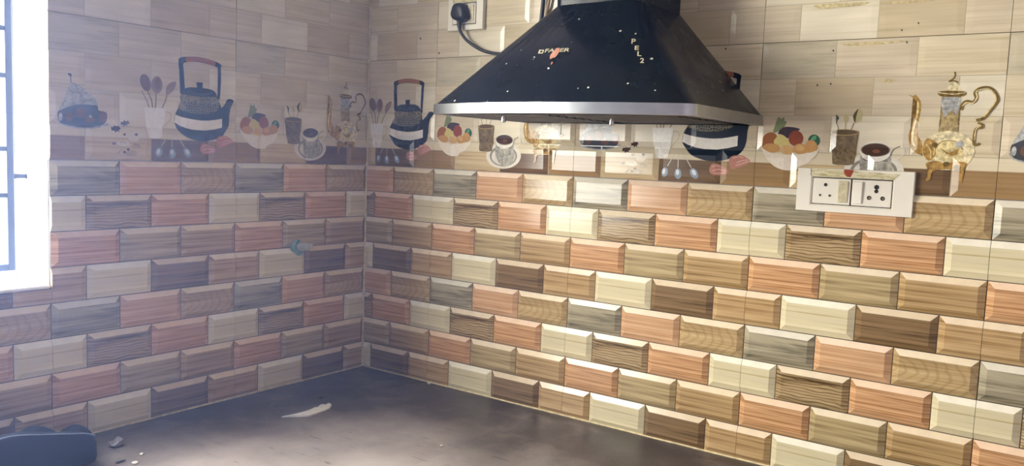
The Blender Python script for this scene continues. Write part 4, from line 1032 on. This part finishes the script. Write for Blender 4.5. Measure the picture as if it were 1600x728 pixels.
# plastic strip: tapering tail, toothed edge, looped head (worked out on the worktop plane)
def ctp(u, v):
    dd = pix(u, v); k = (CT - CAM.z) / dd.z; q = CAM + dd * k
    return (q.x, q.y)
zs = lambda x, y: ctp(440 + x / 4.334, 560 + y / 4.334)
strip = [zs(*p) for p in ((0, 402), (60, 396), (120, 398), (180, 396), (235, 380), (285, 362), (325, 346), (340, 324), (325, 311), (308, 314), (300, 326), (285, 318), (262, 322), (245, 340), (222, 341), (205, 352), (180, 362), (150, 370), (110, 382), (55, 393))]
if sum(a[0] * b_[1] - b_[0] * a[1] for a, b_ in zip(strip, strip[1:] + strip[:1])) < 0:
    strip = strip[::-1]
flat_piece('plastic_strip', strip, 0.004, 'debris_white', 'white toothed plastic strip lying on the worktop near the corner', 'plastic strip')
def scrap(name, u, v, r, h, mat, label, cat, seed):
    rnd = random.Random(seed); bm = bmesh.new()
    bmesh.ops.create_icosphere(bm, subdivisions=2, radius=1.0)
    for vtx in bm.verts:
        s = 1 + rnd.uniform(-0.35, 0.35)
        vtx.co = Vector((vtx.co.x * r[0] * s, vtx.co.y * r[1] * s, max(0.0, (vtx.co.z * 0.5 + 0.42) * h * s)))
    x, y = ctp(u, v)
    o = tag(put(name, bm_mesh(name, bm, mat), None, (x, y, CT + 0.0001)), label, cat)
    return o
scrap('paper_scrap', 181, 697, (0.012, 0.017), 0.016, 'debris_grey', 'crumpled grey paper scrap beside the dark bag', 'scrap', 1)
scrap('plaster_crumb', 211, 724, (0.006, 0.006), 0.004, 'debris_white', 'larger white plaster crumb on the worktop by the bag', 'crumb', 2)
scrap('plaster_crumb', 221, 710, (0.004, 0.004), 0.003, 'debris_white', 'tiny white plaster crumb between bag and plastic strip', 'crumb', 3)
scrap('plaster_crumb', 690, 697, (0.0035, 0.0035), 0.003, 'debris_white', 'white crumb beside the seam of the stone worktop', 'crumb', 4)
scrap('plaster_crumb', 670, 600, (0.004, 0.004), 0.005, 'debris_white', 'white crumb at the foot of the hood wall tiles', 'crumb', 5)
scrap('dark_crumb', 188, 722, (0.005, 0.011), 0.003, 'debris_dark', 'dark splinter lying on the worktop by the bag', 'crumb', 6)
scrap('dark_crumb', 502, 622, (0.006, 0.010), 0.002, 'debris_dark', 'dark flake behind the white plastic strip', 'crumb', 7)

# yellow grease smears and small nail marks on the pale tiles
def on_wall(u, v, y=-0.0017):
    dd = pix(u, v); q = CAM + dd * ((y - CAM.y) / dd.y)
    return Vector((q.x, y, q.z - ZO))
def mark(name, pts, mat):
    P = spline([on_wall(u, v) for u, v in pts], True, 3)
    put(name, me_from(name, P, [tuple(range(len(P)))], [mat]), wall_right)
for pts in (((1272, 8), (1300, 5), (1330, 4), (1358, 3), (1340, 9), (1312, 11), (1290, 14), (1276, 12)),
            ((1386, 3), (1420, 1), (1460, 0), (1440, 3), (1410, 5), (1392, 6)),
            ((1376, 125), (1386, 123), (1402, 125), (1396, 128), (1384, 129)),
            ((1318, 68), (1350, 66), (1400, 64), (1418, 63), (1390, 68), (1352, 71), (1325, 72))):
    mark('grease_smear', pts, 'grease_yellow')
for u, v in ((1302, 79), (1417, 66), (1409, 47), (1435, 36), (1277, 133), (1298, 131), (1134, 76), (657, 60), (686, 83)):
    mark('nail_mark', ((u - 1.2, v), (u, v - 1.6), (u + 1.2, v), (u, v + 1.8)), 'debris_dark')

# ---------------------------------------------------------------- thin bluish volume added to imitate lens glare from the window
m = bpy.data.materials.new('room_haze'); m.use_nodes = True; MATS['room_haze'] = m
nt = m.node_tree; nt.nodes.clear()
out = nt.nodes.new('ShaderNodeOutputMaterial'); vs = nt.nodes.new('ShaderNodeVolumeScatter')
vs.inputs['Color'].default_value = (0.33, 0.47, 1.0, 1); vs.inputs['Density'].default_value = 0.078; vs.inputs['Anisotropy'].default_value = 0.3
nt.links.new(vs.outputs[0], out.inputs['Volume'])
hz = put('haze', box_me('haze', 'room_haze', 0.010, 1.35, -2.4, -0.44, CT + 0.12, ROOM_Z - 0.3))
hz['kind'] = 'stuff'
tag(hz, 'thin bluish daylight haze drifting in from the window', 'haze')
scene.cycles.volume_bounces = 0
